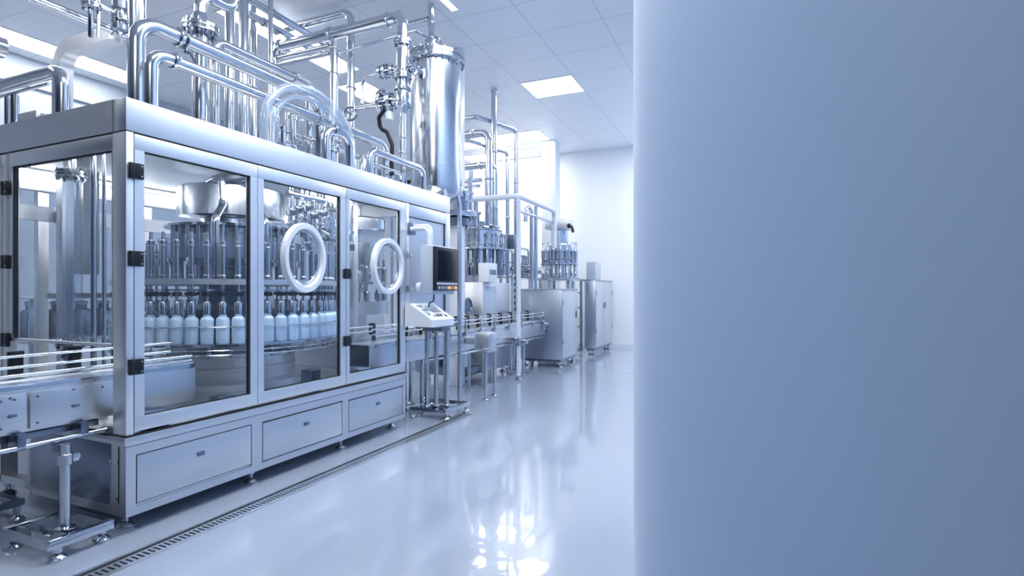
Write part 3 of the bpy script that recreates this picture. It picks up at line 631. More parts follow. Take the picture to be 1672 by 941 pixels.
# bolted dome
bd = (3.072, 4.15, 3.507)
t = thing('flange_dome', 'bolted round flange on a stub pipe with an elbow above, beside the thickest pipe', 'flange', (bd[0], 4.15, RZ))
P_ = Vector((bd[0], 4.15, 0))
obj('stub_pipe', MB().cyl((bd[0], 4.15, RZ), (bd[0], 4.15, bd[2]-.03), .058, n=24), 'tube', t)
flange(t, (bd[0], 4.15, bd[2]), (0,0,1), .135, .06, 14, br=.009)
obj('elbow', MB().tube(rounded([(bd[0], 4.15, bd[2]+.03), (bd[0], 4.15, bd[2]+.30), (bd[0]+.32, 4.15, bd[2]+.30), (bd[0]+.32, 4.15, CZ-.003)], .12), .045, 18), 'tube', t)
obj('reducer', MB().lathe(P_, [(.075, bd[2]+.03), (.05, bd[2]+.13)], n=24), 'polished', t)
# tall verticals
for x, y, r, lb in ((4.033, 5.0, .047, 'first of two tall risers standing close together beside the bolted flange'), (4.206, 5.0, .050, 'second of two tall risers standing close together, nearer the twin overhead pipes'), (4.635, 5.35, .035, 'dull narrow riser just behind the pair of tall risers'), (4.308, 4.72, .026, 'thin riser crossing in front of the twin overhead pipes')):
    pipe('riser_pipe', lb, [(x, y, RZ), (x, y, CZ-.002)], r, collars=((0, .55),))
# twin overhead pipes
for y, z, lb in ((5.12, 4.60, 'upper of the twin overhead pipes under the ceiling light'), (5.22, 4.50, 'lower of the twin overhead pipes under the ceiling light')):
    pipe('overhead_pipe', lb, [(-3.99, y, z), (5.62, y, z)], .043, collars=((0, .9),))
# thick crosswise pipe and its pillar
XD = 4.98; zD = (4.98, 3.666, 4.381)[2]
yl = 5.40
zK1 = (4.98, 3.503, 4.101)[2]
pipe('process_pipe', 'thick crosswise overhead pipe ending in an elbow above the valve column', [(XD, yl, RZ), (XD, yl, zD-.02), (XD, 3.5, zD-.02), (XD, 3.5, zK1+.05)], .062, .17, collars=((1, .47), (1, .06), (1, .9)))
yE = 4.46
pipe('support_post', 'stout round post carrying the thick crosswise pipe in mid span', [(XD, yE, RZ), (XD, yE, zD-.12)], .047, collars=((0, .96), (0, .8)))
for i, (py) in enumerate((77, 91)):
    z = (4.98, 4.88, 4.225)[2] - .085*i
    pipe('link_pipe', ('upper' if i == 0 else 'lower')+' of two short level pipes under the thick crosswise pipe', [(XD, yE+.055, z), (XD, yl-.085, z)], .030-.004*i, foots=False)
xF = 5.20; yF = 4.395
pipe('process_pipe', 'tall slim pipe dropping onto the roof from a crosswise run high under the ceiling', [(xF, 5.62, 4.70), (xF, yF, 4.70), (xF, yF, RZ)], .046, .12, collars=((1, .4),))
# valve column
KX, KY = 4.98, 3.5
kc = thing('valve_stack', 'tall flanged valve column with a large flanged tee beside the cylindrical vessel', 'valve', (KX, KY, RZ))
obj('column', MB().lathe((KX, KY, 0), [(.034, RZ+.02), (.034, 3.297), (.045, 3.310), (.055, 3.350), (.085, 3.377), (.085, 3.404), (.075, 3.417), (.080, 3.471), (.070, 3.538), (.064, 3.565), (.064, 3.658), (.068, 3.698), (.068, 3.993), (.062, 4.060), (.062, zK1+.045)], n=32), 'tube', kc)
flange(kc, (KX, KY, 4.066), (0,0,1), .095, .055, 8)
flange(kc, (KX, KY, 3.705), (0,0,1), .105, .06, 10)
flange(kc, (KX, KY, 3.565), (0,0,1), .092, .025, 0)
flange(kc, (KX, KY, 3.391), (0,0,1), .092, .030, 8)
obj('base_flange', MB().disc((KX, KY, RZ+.012), (0,0,1), .065, .022), 'polished', kc)
clamp(kc, (KX, KY, 3.036), (0,0,1), .034); clamp(kc, (KX, KY, 2.869), (0,0,1), .034)
# side arm towards the back with two discs, and the upper arm with its bent sampling tube
za = 3.451
obj('tee_arm', MB().lathe((KX, KY, za), [(.060, .05), (.060, .12), (.045, .13), (.045, .30), (.03, .32), (.03, .62)], (0,1,0), 24), 'tube', kc)
flange(kc, (KX, KY+.15, za), (0,1,0), .10, .035, 8)
flange(kc, (KX, KY+.245, za), (0,1,0), .145, .045, 10)
zu = 3.792
obj('upper_arm', MB().lathe((KX, KY, zu), [(.045, .05), (.045, .10), (.035, .11), (.035, .30)], (0,1,0), 20), 'tube', kc)
flange(kc, (KX, KY+.13, zu), (0,1,0), .062, .03, 6); flange(kc, (KX, KY+.22, zu), (0,1,0), .085, .03, 8); flange(kc, (KX, KY+.285, zu), (0,1,0), .075, .03, 8)
obj('sampling_tube', MB().tube(rounded([(KX, KY+.30, zu), (KX, KY+.55, zu), (KX, KY+.55, za+.03)], .14, 9), .018, 12), 'tube', kc)
flange(kc, (KX+.02, KY-.11, 3.792), (0,1,0), .05, .03, 6)
obj('rear_arm', MB().cyl((KX, KY-.05, 3.792), (KX, KY-.15, 3.792), .03), 'tube', kc)
hw = obj('handwheel', MB().torus((KX, KY+.72, za-.06), (1,.3,0), .075, .012, 28).box((KX-.012, KY+.715, za-.13), (KX+.012, KY+.725, za+.01)).cyl((KX-.08, KY+.70, za-.06), (KX+.02, KY+.72, za-.06), .012), 'dark_steel', kc)
obj('wheel_stem', MB().cyl((KX, KY+.62, za), (KX, KY+.73, za-.05), .014), 'tube', kc)
obj('actuator', MB().lathe((KX-.02, KY+.16, 0), [(.03, 3.230), (.045, 3.243), (.045, 3.310), (.03, 3.337)], n=16), 'ring', kc)
hs = thing('black_hose', 'black flexible hose looping beneath the flanged tee of the valve column', 'hose', (KX-.03, KY+.10, RZ))
obj('hose', MB().tube(rounded([(KX-.12, KY+.07, RZ+.001), (KX-.12, KY+.05, 2.936), (KX-.12, KY+.12, 3.083), (KX-.13, KY+.20, 3.123), (KX-.18, KY+.18, 3.230), (KX-.18, KY+.10, 3.310)], .06, 6), .022, 12), 'rubber', hs)
obj('hose_fitting', MB().cyl((KX-.12, KY+.07, RZ+.001), (KX-.12, KY+.067, RZ+.07), .03), 'polished', hs)

# tall cylindrical vessel on four legs
VX, VY = 5.70, 3.53; VZ = 4.17
tk = thing('filter_vessel', 'tall shiny cylindrical steel vessel with a bolted lid, standing at the machine end', 'vessel', (VX, VY, 0))
V0 = (VX, VY, 0)
obj('shell', MB().lathe(V0, [(.06, 2.36), (.10, 2.37), (.24, 2.48), (.29, 2.55), (.302, 2.60), (.302, 2.838), (.304, 2.84), (.304, 2.85), (.302, 2.852), (.302, 4.02), (.305, 4.022), (.305, 4.034), (.302, 4.036), (.302, 4.10)], n=72), 'tank', tk)
lf = obj('lid_flange', MB().lathe(V0, [(.302, 4.09), (.355, 4.095), (.362, 4.10), (.362, 4.142), (.352, 4.145), (.352, 4.150), (.362, 4.153), (.362, 4.195), (.355, 4.20), (.30, 4.21), (.20, 4.235), (.08, 4.25)], n=72), 'polished', tk)
bolts(lf, (VX, VY, 4.147), (0,0,1), .335, 22, .011, .15)
nz1 = obj('main_nozzle', MB().lathe((VX-.06, VY+.02, 0), [(.05, 4.24), (.05, 4.31), (.085, 4.312), (.085, 4.335), (.082, 4.337), (.082, 4.345), (.085, 4.347), (.085, 4.375), (.07, 4.38), (.05, 4.40), (.038, 4.42), (.038, 4.47)], n=28), 'polished', tk)
bolts(nz1, (VX-.06, VY+.02, 4.343), (0,0,1), .070, 8, .007, .08)
obj('side_nozzle', MB().lathe((VX+.12, VY+.0, 0), [(.02, 4.22), (.02, 4.26), (.045, 4.262), (.045, 4.29), (.025, 4.30), (.018, 4.33)], n=18), 'polished', tk)
obj('side_port', MB().lathe((VX-.30, VY+.02, 3.93), [(.04, -.02), (.04, .06), (.075, .062), (.075, .085), (.03, .09)], (-1,.35,0), 20), 'polished', tk)
for dx, dy in ((-.15, -.21), (.15, -.21), (-.15, .21), (.15, .21)):
    obj('leg', MB().tube([(VX+dx*.98, VY+dy*.98, 2.62), (VX+dx*1.1, VY+dy*1.16, 2.40), (VX+dx*1.1, VY+dy*1.16, .03)], .028, 12).lathe((VX+dx*1.1, VY+dy*1.16, 0), [(.05, .001), (.05, .012), (.03, .03)], n=16), 'tube', tk)
jx, jy = VX-.06, VY+.02
pipe('riser_pipe', 'slim riser from the vessel lid up to the ceiling with a short side branch', [(jx, jy, 4.472), (jx, jy, CZ-.002)], .036, collars=((0, .35),), foots=False)
pipe('link_pipe', 'short level branch pipe under the ceiling between the vessel riser and the crosswise pipe', [(jx, jy+.04, 4.66), (jx, jy+.47, 4.66), (jx, jy+.47, CZ-.002)], .026, .06, foots=False)
pipe('vent_tube', 'thin vent tube arching from the vessel lid across to the stout round post', [(VX+.12, VY, 4.332), (VX+.12, VY, 4.50), (VX+.08, VY+.14, 4.50), (VX-.16, VY+.20, 4.50), (XD+.03, yE-.06, 4.13)], .017, .07, foots=False)

# hose hoops, bent pipes and small fittings along the roof edge
for i, (xa, xb, y, top, r, lb) in enumerate(((3.046, 4.031, 3.40, (3.525, 3.4, 3.045)[2], .033, 'outer clear hose arching high over the roof pipes'), (3.196, 4.052, 3.475, (3.603, 3.475, 3.004)[2], .024, 'inner clear hose arching under the outer one'))):
    t = thing('clear_hose', lb, 'hose', (xa, y, RZ))
    hw_ = (xb-xa)/2; cz_ = top-hw_*.78
    path = [(xa, y, RZ)]+[(xa+hw_-hw_*math.cos(PI*k/24), y, cz_+(top-cz_)*math.sin(PI*k/24)) for k in range(25)]+[(xb, y, RZ)]
    obj('hose', MB().tube(path, r, 16), 'hose', t)
    obj('hose_wall', MB().tube(path, r*.72, 16), 'hose', t)
    obj('hose_fitting', MB().lathe((xa, y, 0), [(r*1.2, RZ), (r*1.2, RZ+.06), (r*.7, RZ+.08)], n=16).lathe((xb, y, 0), [(r*1.2, RZ), (r*1.2, RZ+.06), (r*.7, RZ+.08)], n=16), 'polished', t)
xn = 4.208; xn2 = 5.125; zn = (4.338, 3.33, 2.702)[2]
pipe('bent_pipe', 'low bent pipe hooping along the roof edge in front of the vessel', [(xn, 3.33, RZ), (xn, 3.33, zn), (xn2, 3.33, zn), (xn2, 3.33, RZ)], .035, .10)
pipe('bent_pipe', 'thinner hoop pipe just behind the low bent pipe', [(xn+.06, 3.42, RZ), (xn+.06, 3.42, zn-.10), (4.85, 3.42, zn-.10), (4.85, 3.42, RZ)], .022, .07)
xm = 3.9; zm = (3.78, 3.31, 2.742)[2]
pipe('bent_pipe', 'elbow pipe turning down into the roof beneath the clear hoses', [(xm-.30, 3.31, RZ), (xm-.30, 3.31, zm), (xm, 3.31, zm), (xm, 3.31, RZ)], .040, .11, collars=((1, .3),))
for x, y, zt, r, disc, lb in ((3.432, 3.62, 2.753, .020, .11, 'short spindle on a round lid near the foot of the clear hoses'), (3.862, 3.95, 3.011, .030, .06, 'capped upright cylinder behind the round lid'), (3.883, 3.85, 3.016, .034, .0, 'milky upright sampling tube between the clear hose legs'), (4.108, 3.9, 3.137, .024, .05, 'slender upright pipe with a disc between the clear hose legs'), (3.81, 3.44, 2.885, .022, .075, 'slender pipe carrying a dark disc by the elbow pipe'), (3.628, 3.9, 2.924, .018, .04, 'thin valve stem nearest the foot of the outer clear hose')):
    t = thing('roof_fitting', lb, 'fitting', (x, y, RZ))
    obj('stem', MB().lathe((x, y, 0), [(r*1.7, RZ), (r*1.7, RZ+.02), (r, RZ+.022), (r, zt-.05), (r*1.3, zt-.045), (r*1.3, zt-.01), (r*.6, zt)], n=18), 'clear' if 'milky' in lb else 'polished', t)
    if disc: flange(t, (x, y, RZ+(zt-RZ)*.42), (0,0,1), disc, .028, 6 if disc > .05 else 0, br=.005)
    obj('side_port', MB().cyl((x, y, RZ+(zt-RZ)*.62), (x+.10, y, RZ+(zt-RZ)*.62), r*.6).disc((x+.10, y, RZ+(zt-RZ)*.62), (1,0,0), r*1.1, .015), 'polished', t)
for (x0, x1, z, y, r, lb) in ((3.789, 5.074, 2.865, 4.05, .022, 'thin level pipe low behind the clear hoses'), (4.024, 5.374, 3.137, 4.18, .028, 'level pipe passing behind the clear hoses at mid height')):
    pipe('link_pipe', lb, [(x0, y, RZ), (x0, y, z), (x1, y, z), (x1, y, RZ)], r, .06, collars=((1, .25), (1, .5), (1, .75)))
px_ = 4.608
pt_ = thing('small_vessel', 'small dull steel cylinder on the roof behind the low bent pipe', 'vessel', (px_, 3.75, RZ))
obj('shell', MB().lathe((px_, 3.75, 0), [(.10, RZ), (.10, RZ+.30), (.09, RZ+.32), (.03, RZ+.33), (.03, RZ+.36)], n=32), 'tank', pt_)
obj('lid_clamp', MB().torus((px_, 3.75, RZ+.30), (0,0,1), .102, .008, 28), 'polished', pt_)
for x, y, lb in ((5.016, 3.44, 'short fitting with a dark knob at the foot of the valve column'), (4.596, 3.36, 'short fitting with a knob under the low bent pipe')):
    t = thing('roof_fitting', lb, 'fitting', (x, y, RZ))
    obj('stem', MB().lathe((x, y, 0), [(.035, RZ), (.035, RZ+.015), (.016, RZ+.02), (.016, RZ+.07), (.03, RZ+.075), (.03, RZ+.10), (.012, RZ+.11)], n=16), 'polished', t)
    obj('knob', MB().lathe((x, y, 0), [(.012, RZ+.111), (.024, RZ+.115), (.024, RZ+.14), (.012, RZ+.145)], n=12), 'black', t)

# ------------------------------------------------------------------ operator panel and control desk
hm = thing('operator_panel', 'black touch screen operator panel on a bent arm at the machine end', 'screen', (4.60, 3.165, 2.0))
obj('arm', MB().tube(rounded([(4.63, 3.155, 1.985), (4.63, 2.94, 1.985), (4.63, 2.94, 1.80)], .07), .022, 14).tube(rounded([(4.69, 3.155, 2.02), (4.69, 2.95, 2.02), (4.69, 2.95, 1.80)], .07), .016, 12), 'ring', hm)
obj('arm_bracket', MB().box((4.60, 3.153, 1.93), (4.72, 3.165, 2.05), .003), 'dark_steel', hm)
obj('housing', MB().box((4.575, 2.868, 1.325), (5.02, 3.01, 1.815), .02), 'grey', hm)
obj('bezel', MB().box((4.585, 2.845, 1.365), (5.055, 2.868, 1.80), .008), 'black', hm)
obj('screen', MB().box((4.645, 2.8425, 1.465), (5.005, 2.846, 1.765), .001), 'screen', hm)
obj('trim_strip', MB().box((4.62, 2.8425, 1.422), (5.03, 2.846, 1.445), .001), 'grey', hm)
for i in range(6):
    o = obj('button', MB().box((4.64+.066*i, 2.838, 1.378), (4.685+.066*i, 2.8455, 1.408), .002), ('button', 'button', 'button', 'orange', 'button', 'orange')[i], hm)
    if i in (3, 5): o['label'] = 'orange lit button'
obj('pivot_knob', MB().cyl((4.62, 3.01, 1.40), (4.62, 3.06, 1.40), .045, n=20), 'ring', hm)
obj('cable', MB().tube(rounded([(4.72, 2.94, 1.326), (4.72, 2.94, 1.26), (4.70, 2.98, 1.24), (4.72, 3.0, 1.20)], .02), .010, 8), 'dark_steel', hm)
dk = thing('control_desk', 'white sloping control desk on three round legs and a square tube base', 'control desk', (5.0, 3.1, 0))
obj('desk_box', MB().prism([(2.845, 1.005), (3.155, 1.01), (3.155, 1.225), (3.10, 1.235), (2.845, 1.075)], 4.53, 4.96, 'x'), 'white', dk)
sl = (1.235-1.075)/(3.10-2.845)
def slope(x0, x1, y0, y1, h=.004):
    z = lambda y: 1.075+(y-2.845)*sl
    return MB().add([(x0,y0,z(y0)),(x1,y0,z(y0)),(x1,y1,z(y1)),(x0,y1,z(y1)),(x0,y0,z(y0)+h),(x1,y0,z(y0)+h),(x1,y1,z(y1)+h),(x0,y1,z(y1)+h)], [(0,3,2,1),(4,5,6,7),(0,1,5,4),(1,2,6,5),(2,3,7,6),(3,0,4,7)])
obj('face_plate', slope(4.55, 4.94, 2.86, 3.09, .002), 'ring', dk)
obj('display', slope(4.72, 4.90, 2.95, 3.05, .005), 'dark_steel', dk)
for x, y in ((4.59, 3.05), (4.59, 2.99), (4.59, 2.93), (4.64, 3.05), (4.64, 2.99), (4.66, 2.90), (4.72, 2.90), (4.78, 2.90), (4.86, 2.89)):
    obj('push_button', slope(x, x+.028, y-.014, y+.014, .010), 'button' if x < 4.7 else 'black', dk)
for x, y in ((5.00, 3.20), (5.055, 3.12), (5.125, 3.03)):
    obj('leg', MB().cyl((x, y, .115), (x, y, .985), .026, n=20).lathe((x, y, 0), [(.042, .1155), (.042, .13), (.028, .14)], n=18), 'tube', dk)
obj('desk_bracket', MB().box((4.70, 2.92, .985), (5.16, 3.15, 1.004)).box((4.97, 3.0, .93), (5.15, 3.24, .985), .004), 'dark_steel', dk)
bx0, bx1, by0, by1 = 4.94, 5.46, 2.93, 3.38
obj('base_frame', MB().box((bx0, by0, .075), (bx1, by0+.035, .115), .002).box((bx0, by1-.035, .075), (bx1, by1, .115), .002).box((bx0, by0+.035, .075), (bx0+.035, by1-.035, .115)).box((bx1-.035, by0+.035, .075), (bx1, by1-.035, .115)).box((bx0+.06, by0+.035, .08), (bx0+.21, by1-.035, .112)), 'polished', dk)
for x, y in ((bx0+.05, by0+.03), (bx1-.03, by0+.03), (bx0+.03, by1-.03), (bx1-.03, by1-.03)): foot(dk, x, y, .075, .040, .011)

# ------------------------------------------------------------------ outfeed conveyor
co = conveyor('outfeed_conveyor', 'long outfeed conveyor with double guide rails leaving the filling machine', 4.27, 9.18, 3.38, 3.66, .60, .84, 5, ((3.36, .935, .009), (3.36, .985, .009), (3.68, .935, .009), (3.68, .985, .009)))
pb = obj('rail_post', MB().box((5.30, 3.345, .78), (5.33, 3.375, 1.0), .003).box((5.29, 3.34, .80), (5.34, 3.378, .85), .004), 'polished', co)
copies(pb, [(x, 0, 0) for x in (-.6, .42, .84, 1.26, 1.7, 2.2, 2.7, 3.2, 3.7)])
pf = obj('rail_post', MB().box((5.30, 3.665, .80), (5.33, 3.70, 1.01), .003).box((5.28, 3.69, .90), (5.35, 3.72, 1.02), .004), 'black', co)
copies(pf, [(x, 0, 0) for x in (-.6, .3, .6, .9, 1.2, 1.5, 1.8, 2.2, 2.6, 3.0, 3.4, 3.75)])
obj('lower_rail', MB().tube([(5.2, 3.40, .56), (9.1, 3.40, .56)], .018, 12).tube([(5.2, 3.64, .56), (9.1, 3.64, .56)], .018, 12), 'tube', co)
for x in (5.22, 6.75, 8.2):
    for y in (3.41, 3.63):
        l = obj('leg', MB().cyl((x, y, .05), (x, y, .60), .022, n=16), 'tube', co)
        obj('leveling_foot', MB().lathe((x, y, 0), [(.045, .001), (.045, .012), (.012, .03), (.012, .05)], n=16), 'polished', l)
obj('end_guard', MB().box((9.0, 3.35, .68), (9.15, 3.375, .86), .004).cyl((9.1, 3.35, .78), (9.1, 3.30, .78), .03), 'polished', co)
gb = thing('drive_gearbox', 'rounded conveyor drive gearbox on two round legs beside the outfeed conveyor', 'gearbox', (6.2, 3.12, 0))
obj('housing', MB().box((6.13, 3.01, .615), (6.36, 3.24, .84), .035), 'panel', gb)
obj('motor', MB().lathe((6.362, 3.13, .73), [(.065, 0), (.075, .01), (.075, .07), (.05, .09)], (1,0,0), 24), 'grey', gb)
obj('shaft_guard', MB().box((6.17, 3.24, .68), (6.30, 3.372, .77), .01), 'panel', gb)
for x, y in ((6.10, 3.05), (6.40, 3.07)):
    l = obj('leg', MB().cyl((x, y, .05), (x, y, .61), .026, n=18), 'tube', gb)
    obj('leveling_foot', MB().lathe((x, y, 0), [(.045, .001), (.045, .012), (.014, .03), (.014, .05)], n=16), 'polished', l)
obj('cross_bar', MB().box((6.10, 3.04, .585), (6.42, 3.12, .615)), 'panel', gb)
# ------------------------------------------------------------------ second machine behind the outfeed conveyor
def rotary(name, label, c, z0, R, H, n, base=None):
    """a compact rotary machine head: drum, decks, posts and stations"""
    t = thing(name, label, 'filler', (c[0], c[1], z0))
    V = (c[0], c[1], 0)
    obj('deck', MB().lathe(V, [(R*.9, z0+.001), (R, z0+.01), (R, z0+.03), (R*.95, z0+.04)], n=48), 'polished', t)
    obj('drum', MB().lathe(V, [(R*.55, z0+.04), (R*.55, z0+H*.30), (R*.82, z0+H*.33), (R*.82, z0+H*.37), (R*.70, z0+H*.40), (R*.70, z0+H*.66), (R*.70, z0+H*.68), (R*.45, z0+H*.72), (R*.45, z0+H*.98), (R*.40, z0+H)], n=40), 'tank', t)
    obj('upper_ring', MB().ring((c[0], c[1], z0+H*.56), (0,0,1), R*.98, R*.70, .03, 48).ring((c[0], c[1], z0+H*.30), (0,0,1), R*1.0, R*.80, .025, 48), 'polished', t)
    r = .018
    s = obj('station', MB().lathe((c[0], c[1]-R*.88, 0), [(r, z0+.05), (r*1.6, z0+.06), (r*1.6, z0+.16), (r, z0+.18), (r, z0+H*.42), (r*1.5, z0+H*.44), (r*1.5, z0+H*.60), (r*.7, z0+H*.64), (r*.7, z0+H*.74)], n=12), 'polished', t)
    copies(s, [(R*.88*math.sin(a), R*.88*(1-math.cos(a)), 0) for a in (2*PI*k/n for k in range(1, n))])
    return t
# cabinet with the round table and drum
CX, CY = 8.15, 4.20
cp = thing('capping_machine', 'capping machine, a shiny drum over a round table on a steel cabinet', 'machine', (CX, CY, 0))
obj('cabinet', MB().box((7.55, 3.82, .10), (8.55, 4.62, 1.50), .006), 'panel', cp)
obj('door', MB().box((7.60, 3.812, .18), (8.02, 3.822, 1.44), .003), 'grey', cp)
obj('skid', MB().box((7.08, 3.84, .10), (7.55, 4.6, .22), .005).box((7.08, 4.32, .22), (7.55, 4.6, 1.42), .004), 'dark_steel', cp)
for x, y in ((7.13, 3.9), (8.45, 3.9), (7.13, 4.55), (8.45, 4.55)): foot(cp, x, y, .10, .05, .016)
obj('switch_box', MB().box((7.55, 3.72, 1.502), (7.86, 3.90, 1.80), .006), 'white', cp)
for i in range(3): obj('switch', MB().box((7.60+.075*i, 3.712, 1.62), (7.65+.075*i, 3.72, 1.70), .002), 'dark_steel', cp)
obj('column', MB().lathe((CX, CY, 0), [(.26, 1.501), (.26, 1.80), (.30, 1.82), (.30, 2.03)], n=40), 'tank', cp)
obj('round_table', MB().lathe((CX, CY, 0), [(.44, 2.03), (.50, 2.04), (.50, 2.062), (.48, 2.07)], n=56), 'polished', cp)
obj('drum', MB().lathe((CX, CY, 0), [(.36, 2.07), (.38, 2.08), (.38, 2.38), (.36, 2.395), (.12, 2.41), (.12, 2.52)], n=48), 'tank', cp)
for k, (a, h, r) in enumerate(((198, .42, .06), (160, .36, .05), (120, .5, .05), (60, .4, .06))):
    x = CX+.30*math.cos(math.radians(a)); y = CY+.30*math.sin(math.radians(a))
    obj('head', MB().lathe((x, y, 0), [(r, 2.39), (r, 2.39+h*.5), (r*1.5, 2.40+h*.5), (r*1.5, 2.43+h*.5), (r*.6, 2.44+h*.5), (r*.6, 2.39+h), (r, 2.40+h), (r, 2.44+h)], n=18), 'polished', cp)
ds = obj('deck_station', MB().lathe((CX, CY-.44, 0), [(.016, 2.071), (.026, 2.08), (.026, 2.15), (.014, 2.16), (.014, 2.24), (.024, 2.25), (.024, 2.30), (.01, 2.31)], n=12), 'polished', cp)
copies(ds, [(.44*math.sin(a), .44*(1-math.cos(a)), 0) for a in (2*PI*k/16 for k in (1, 3, 4, 5, 6, 7, 8, 9, 10, 11, 12, 13, 14, 15))])
obj('drum_band', MB().torus((CX, CY, 2.36), (0,0,1), .384, .008, 48).torus((CX, CY, 2.12), (0,0,1), .384, .008, 48), 'dark_steel', cp)
us = obj('under_station', MB().lathe((CX, CY-.36, 0), [(.03, 1.62), (.05, 1.63), (.05, 1.76), (.025, 1.77), (.025, 1.90), (.04, 1.91), (.04, 2.028)], n=14), 'dark_steel', cp)
copies(us, [(.36*math.sin(a), .36*(1-math.cos(a)), 0) for a in (2*PI*k/10 for k in range(1, 10))])
obj('control_unit', MB().box((CX+.28, CY-.52, 2.08), (CX+.44, CY-.40, 2.32), .006), 'dark_steel', cp)
lp = obj('deck_post', MB().cyl((CX-.44, CY, 1.505), (CX-.44, CY, 2.03), .025, n=14), 'polished', cp)
copies(lp, [(.16, -.30, 0), (.80, -.24, 0)])
ge = thing('pump_unit', 'small dark pump with handles on the skid beside the capping machine', 'pump', (7.2, 4.0, .222))
obj('pump_body', MB().lathe((7.18, 4.03, 0), [(.05, .221), (.13, .23), (.13, .60), (.10, .64), (.10, .80), (.05, .82), (.05, 1.1)], n=28), 'panel', ge)
obj('pump_head', MB().cyl((7.18, 3.88, 1.14), (7.18, 4.14, 1.14), .10, n=24).torus((7.18, 3.88, 1.14), (0,1,0), .11, .018, 24).lathe((7.18, 4.03, 0), [(.05, 1.1), (.05, 1.2), (.02, 1.3)], n=16), 'dark_steel', ge)
# bracket tower beside the vessel
tw = thing('valve_tower', 'small cluster of valves on a round plate clamped around the white post', 'valve', (6.89, 3.905, 2.3))
B_ = (6.89, 3.905, 0)
obj('post_clamp', MB().lathe(B_, [(.15, 2.30), (.17, 2.31), (.17, 2.41), (.15, 2.42)], n=24), 'dark_steel', tw)
obj('round_plate', MB().lathe(B_, [(.28, 2.421), (.29, 2.43), (.29, 2.49), (.28, 2.50)], n=40), 'polished', tw)
for dx, dy, h, r in ((-.18, -.12, .42, .045), (.06, -.20, .60, .022), (.20, -.10, .52, .022), (-.20, .08, .60, .045), (-.07, -.19, .28, .04), (.15, .15, .7, .025)):
    obj('valve', MB().lathe((B_[0]+dx, B_[1]+dy, 0), [(r, 2.501), (r, 2.50+h*.4), (r*1.7, 2.51+h*.4), (r*1.7, 2.54+h*.4), (r, 2.55+h*.4), (r, 2.50+h*.8), (r*1.4, 2.51+h*.8), (r*1.4, 2.50+h)], n=16), 'polished', tw)
obj('dark_valve', MB().lathe((B_[0]-.16, B_[1]-.16, 0), [(.05, 2.501), (.06, 2.51), (.06, 2.68), (.03, 2.70)], n=16), 'dark_steel', tw)
obj('under_bracket', MB().tube([(B_[0]+.25, B_[1]-.1, 2.42), (B_[0]+.10, B_[1]-.06, 2.2)], .02), 'polished', tw)

# round posts and pipe frame over the conveyor
fr_ = thing('tube_gantry', 'white tubular frame on slim posts standing over the outfeed conveyor', 'gantry', (7.74, 3.30, 0))
zf_ = 2.83
obj('top_tube', MB().tube(rounded([(7.74, 4.35, zf_), (7.74, 3.30, zf_), (9.40, 3.30, zf_), (9.40, 3.30, 2.15)], .12), .045, 16), 'ring', fr_)
obj('corner_post', MB().cyl((7.74, 3.30, .06), (7.74, 3.30, zf_-.04), .036, n=18), 'ring', fr_)
obj('post', MB().cyl((8.55, 3.33, 1.40), (8.55, 3.33, zf_-.04), .03, n=16), 'tube', fr_)
obj('lower_tube', MB().tube(rounded([(7.74, 3.33, 2.62), (8.55, 3.33, 2.62), (9.38, 3.33, 2.62)], .1), .026, 12), 'tube', fr_)
obj('leveling_foot', MB().lathe((7.74, 3.30, 0), [(.06, .001), (.06, .015), (.02, .04), (.02, .07)], n=18), 'polished', fr_)
obj('foot_clamp', MB().lathe((7.74, 3.30, 0), [(.04, .52), (.075, .53), (.075, .64), (.04, .66)], n=18).box((7.68, 3.16, .56), (7.80, 3.26, .62), .01), 'polished', fr_)
obj('control_strip', MB().box((7.68, 3.345, 1.02), (7.72, 3.372, 1.62), .003), 'grey', fr_)
for k in range(6): obj('strip_clip', MB().box((7.67, 3.335, 1.06+.095*k), (7.695, 3.346, 1.11+.095*k)), 'black', fr_)
# pipes around it
mast = (CX+.22, 4.02, 0)
pipe('riser_pipe', 'slender mast pipe rising almost to the ceiling above the capping machine drum', [(mast[0], 4.02, 2.41), (mast[0], 4.02, CZ-.03)], .052, collars=((0, .38), (0, .55), (0, .10), (0, .98)), foots=False)
for i, (y0, xe, z, zb, r, lb) in enumerate((
    (5.3, 3.915, (7.95, 4.116, 3.944)[2], 2.413, .060, 'upper bent pipe beside the vessel, turning down in front of the slender mast'),
    (5.2, 3.901, (8.15, 4.105, 3.465)[2], 2.405, .056, 'lower bent pipe beside the vessel, turning down at the capping machine'))):
    x = (7.95, 8.15)[i]
    pipe('bent_pipe', lb, [(x, y0, .001), (x, y0, z), (x, xe, z), (x, xe, zb)], r, .15, collars=((1, .8), (2, .5)))
for (x, y, za, zb, r, lb) in (
    (8.811, 3.80, 1.2, 4.19, .042, 'tall slim pipe behind the white tubular frame, nearest the end wall'),
    (8.855, 3.985, 1.2, 3.821, .034, 'bent slim pipe between the slender mast and the tall slim pipe')):
    pipe('bent_pipe', lb, [(x, y, .001), (x, y, zb), (x-.55, y+.5, zb+.14), (x-.55, y+1.2, zb+.14)], r, .10, collars=((0, .78), (0, .7)))
xs = 10.014
pipe('bent_pipe', 'small hooked pipe at the outer end of the tubular frame', [(xs, 3.99, .001), (xs, 3.99, 3.0), (xs-.30, 3.99, 3.0), (xs-.30, 3.99, 2.7)], .040, .12, collars=((1, .5), (2, .5)))
for i, (py, lb) in enumerate(((293, 'upper of two thin level pipes between the vessel and the slender mast'), (303, 'lower of two thin level pipes between the vessel and the slender mast'))):
    z = ((7.3, 3.676, 3.034)[2], (7.3, 3.676, 2.933)[2])[i]
    pipe('link_pipe', lb, [(7.32-.07*i, 5.2+.1*i, .001), (7.32-.07*i, 5.2+.1*i, z), (7.32-.07*i, 3.70, z)], .032-.008*i, collars=((1, .3), (1, .7)))

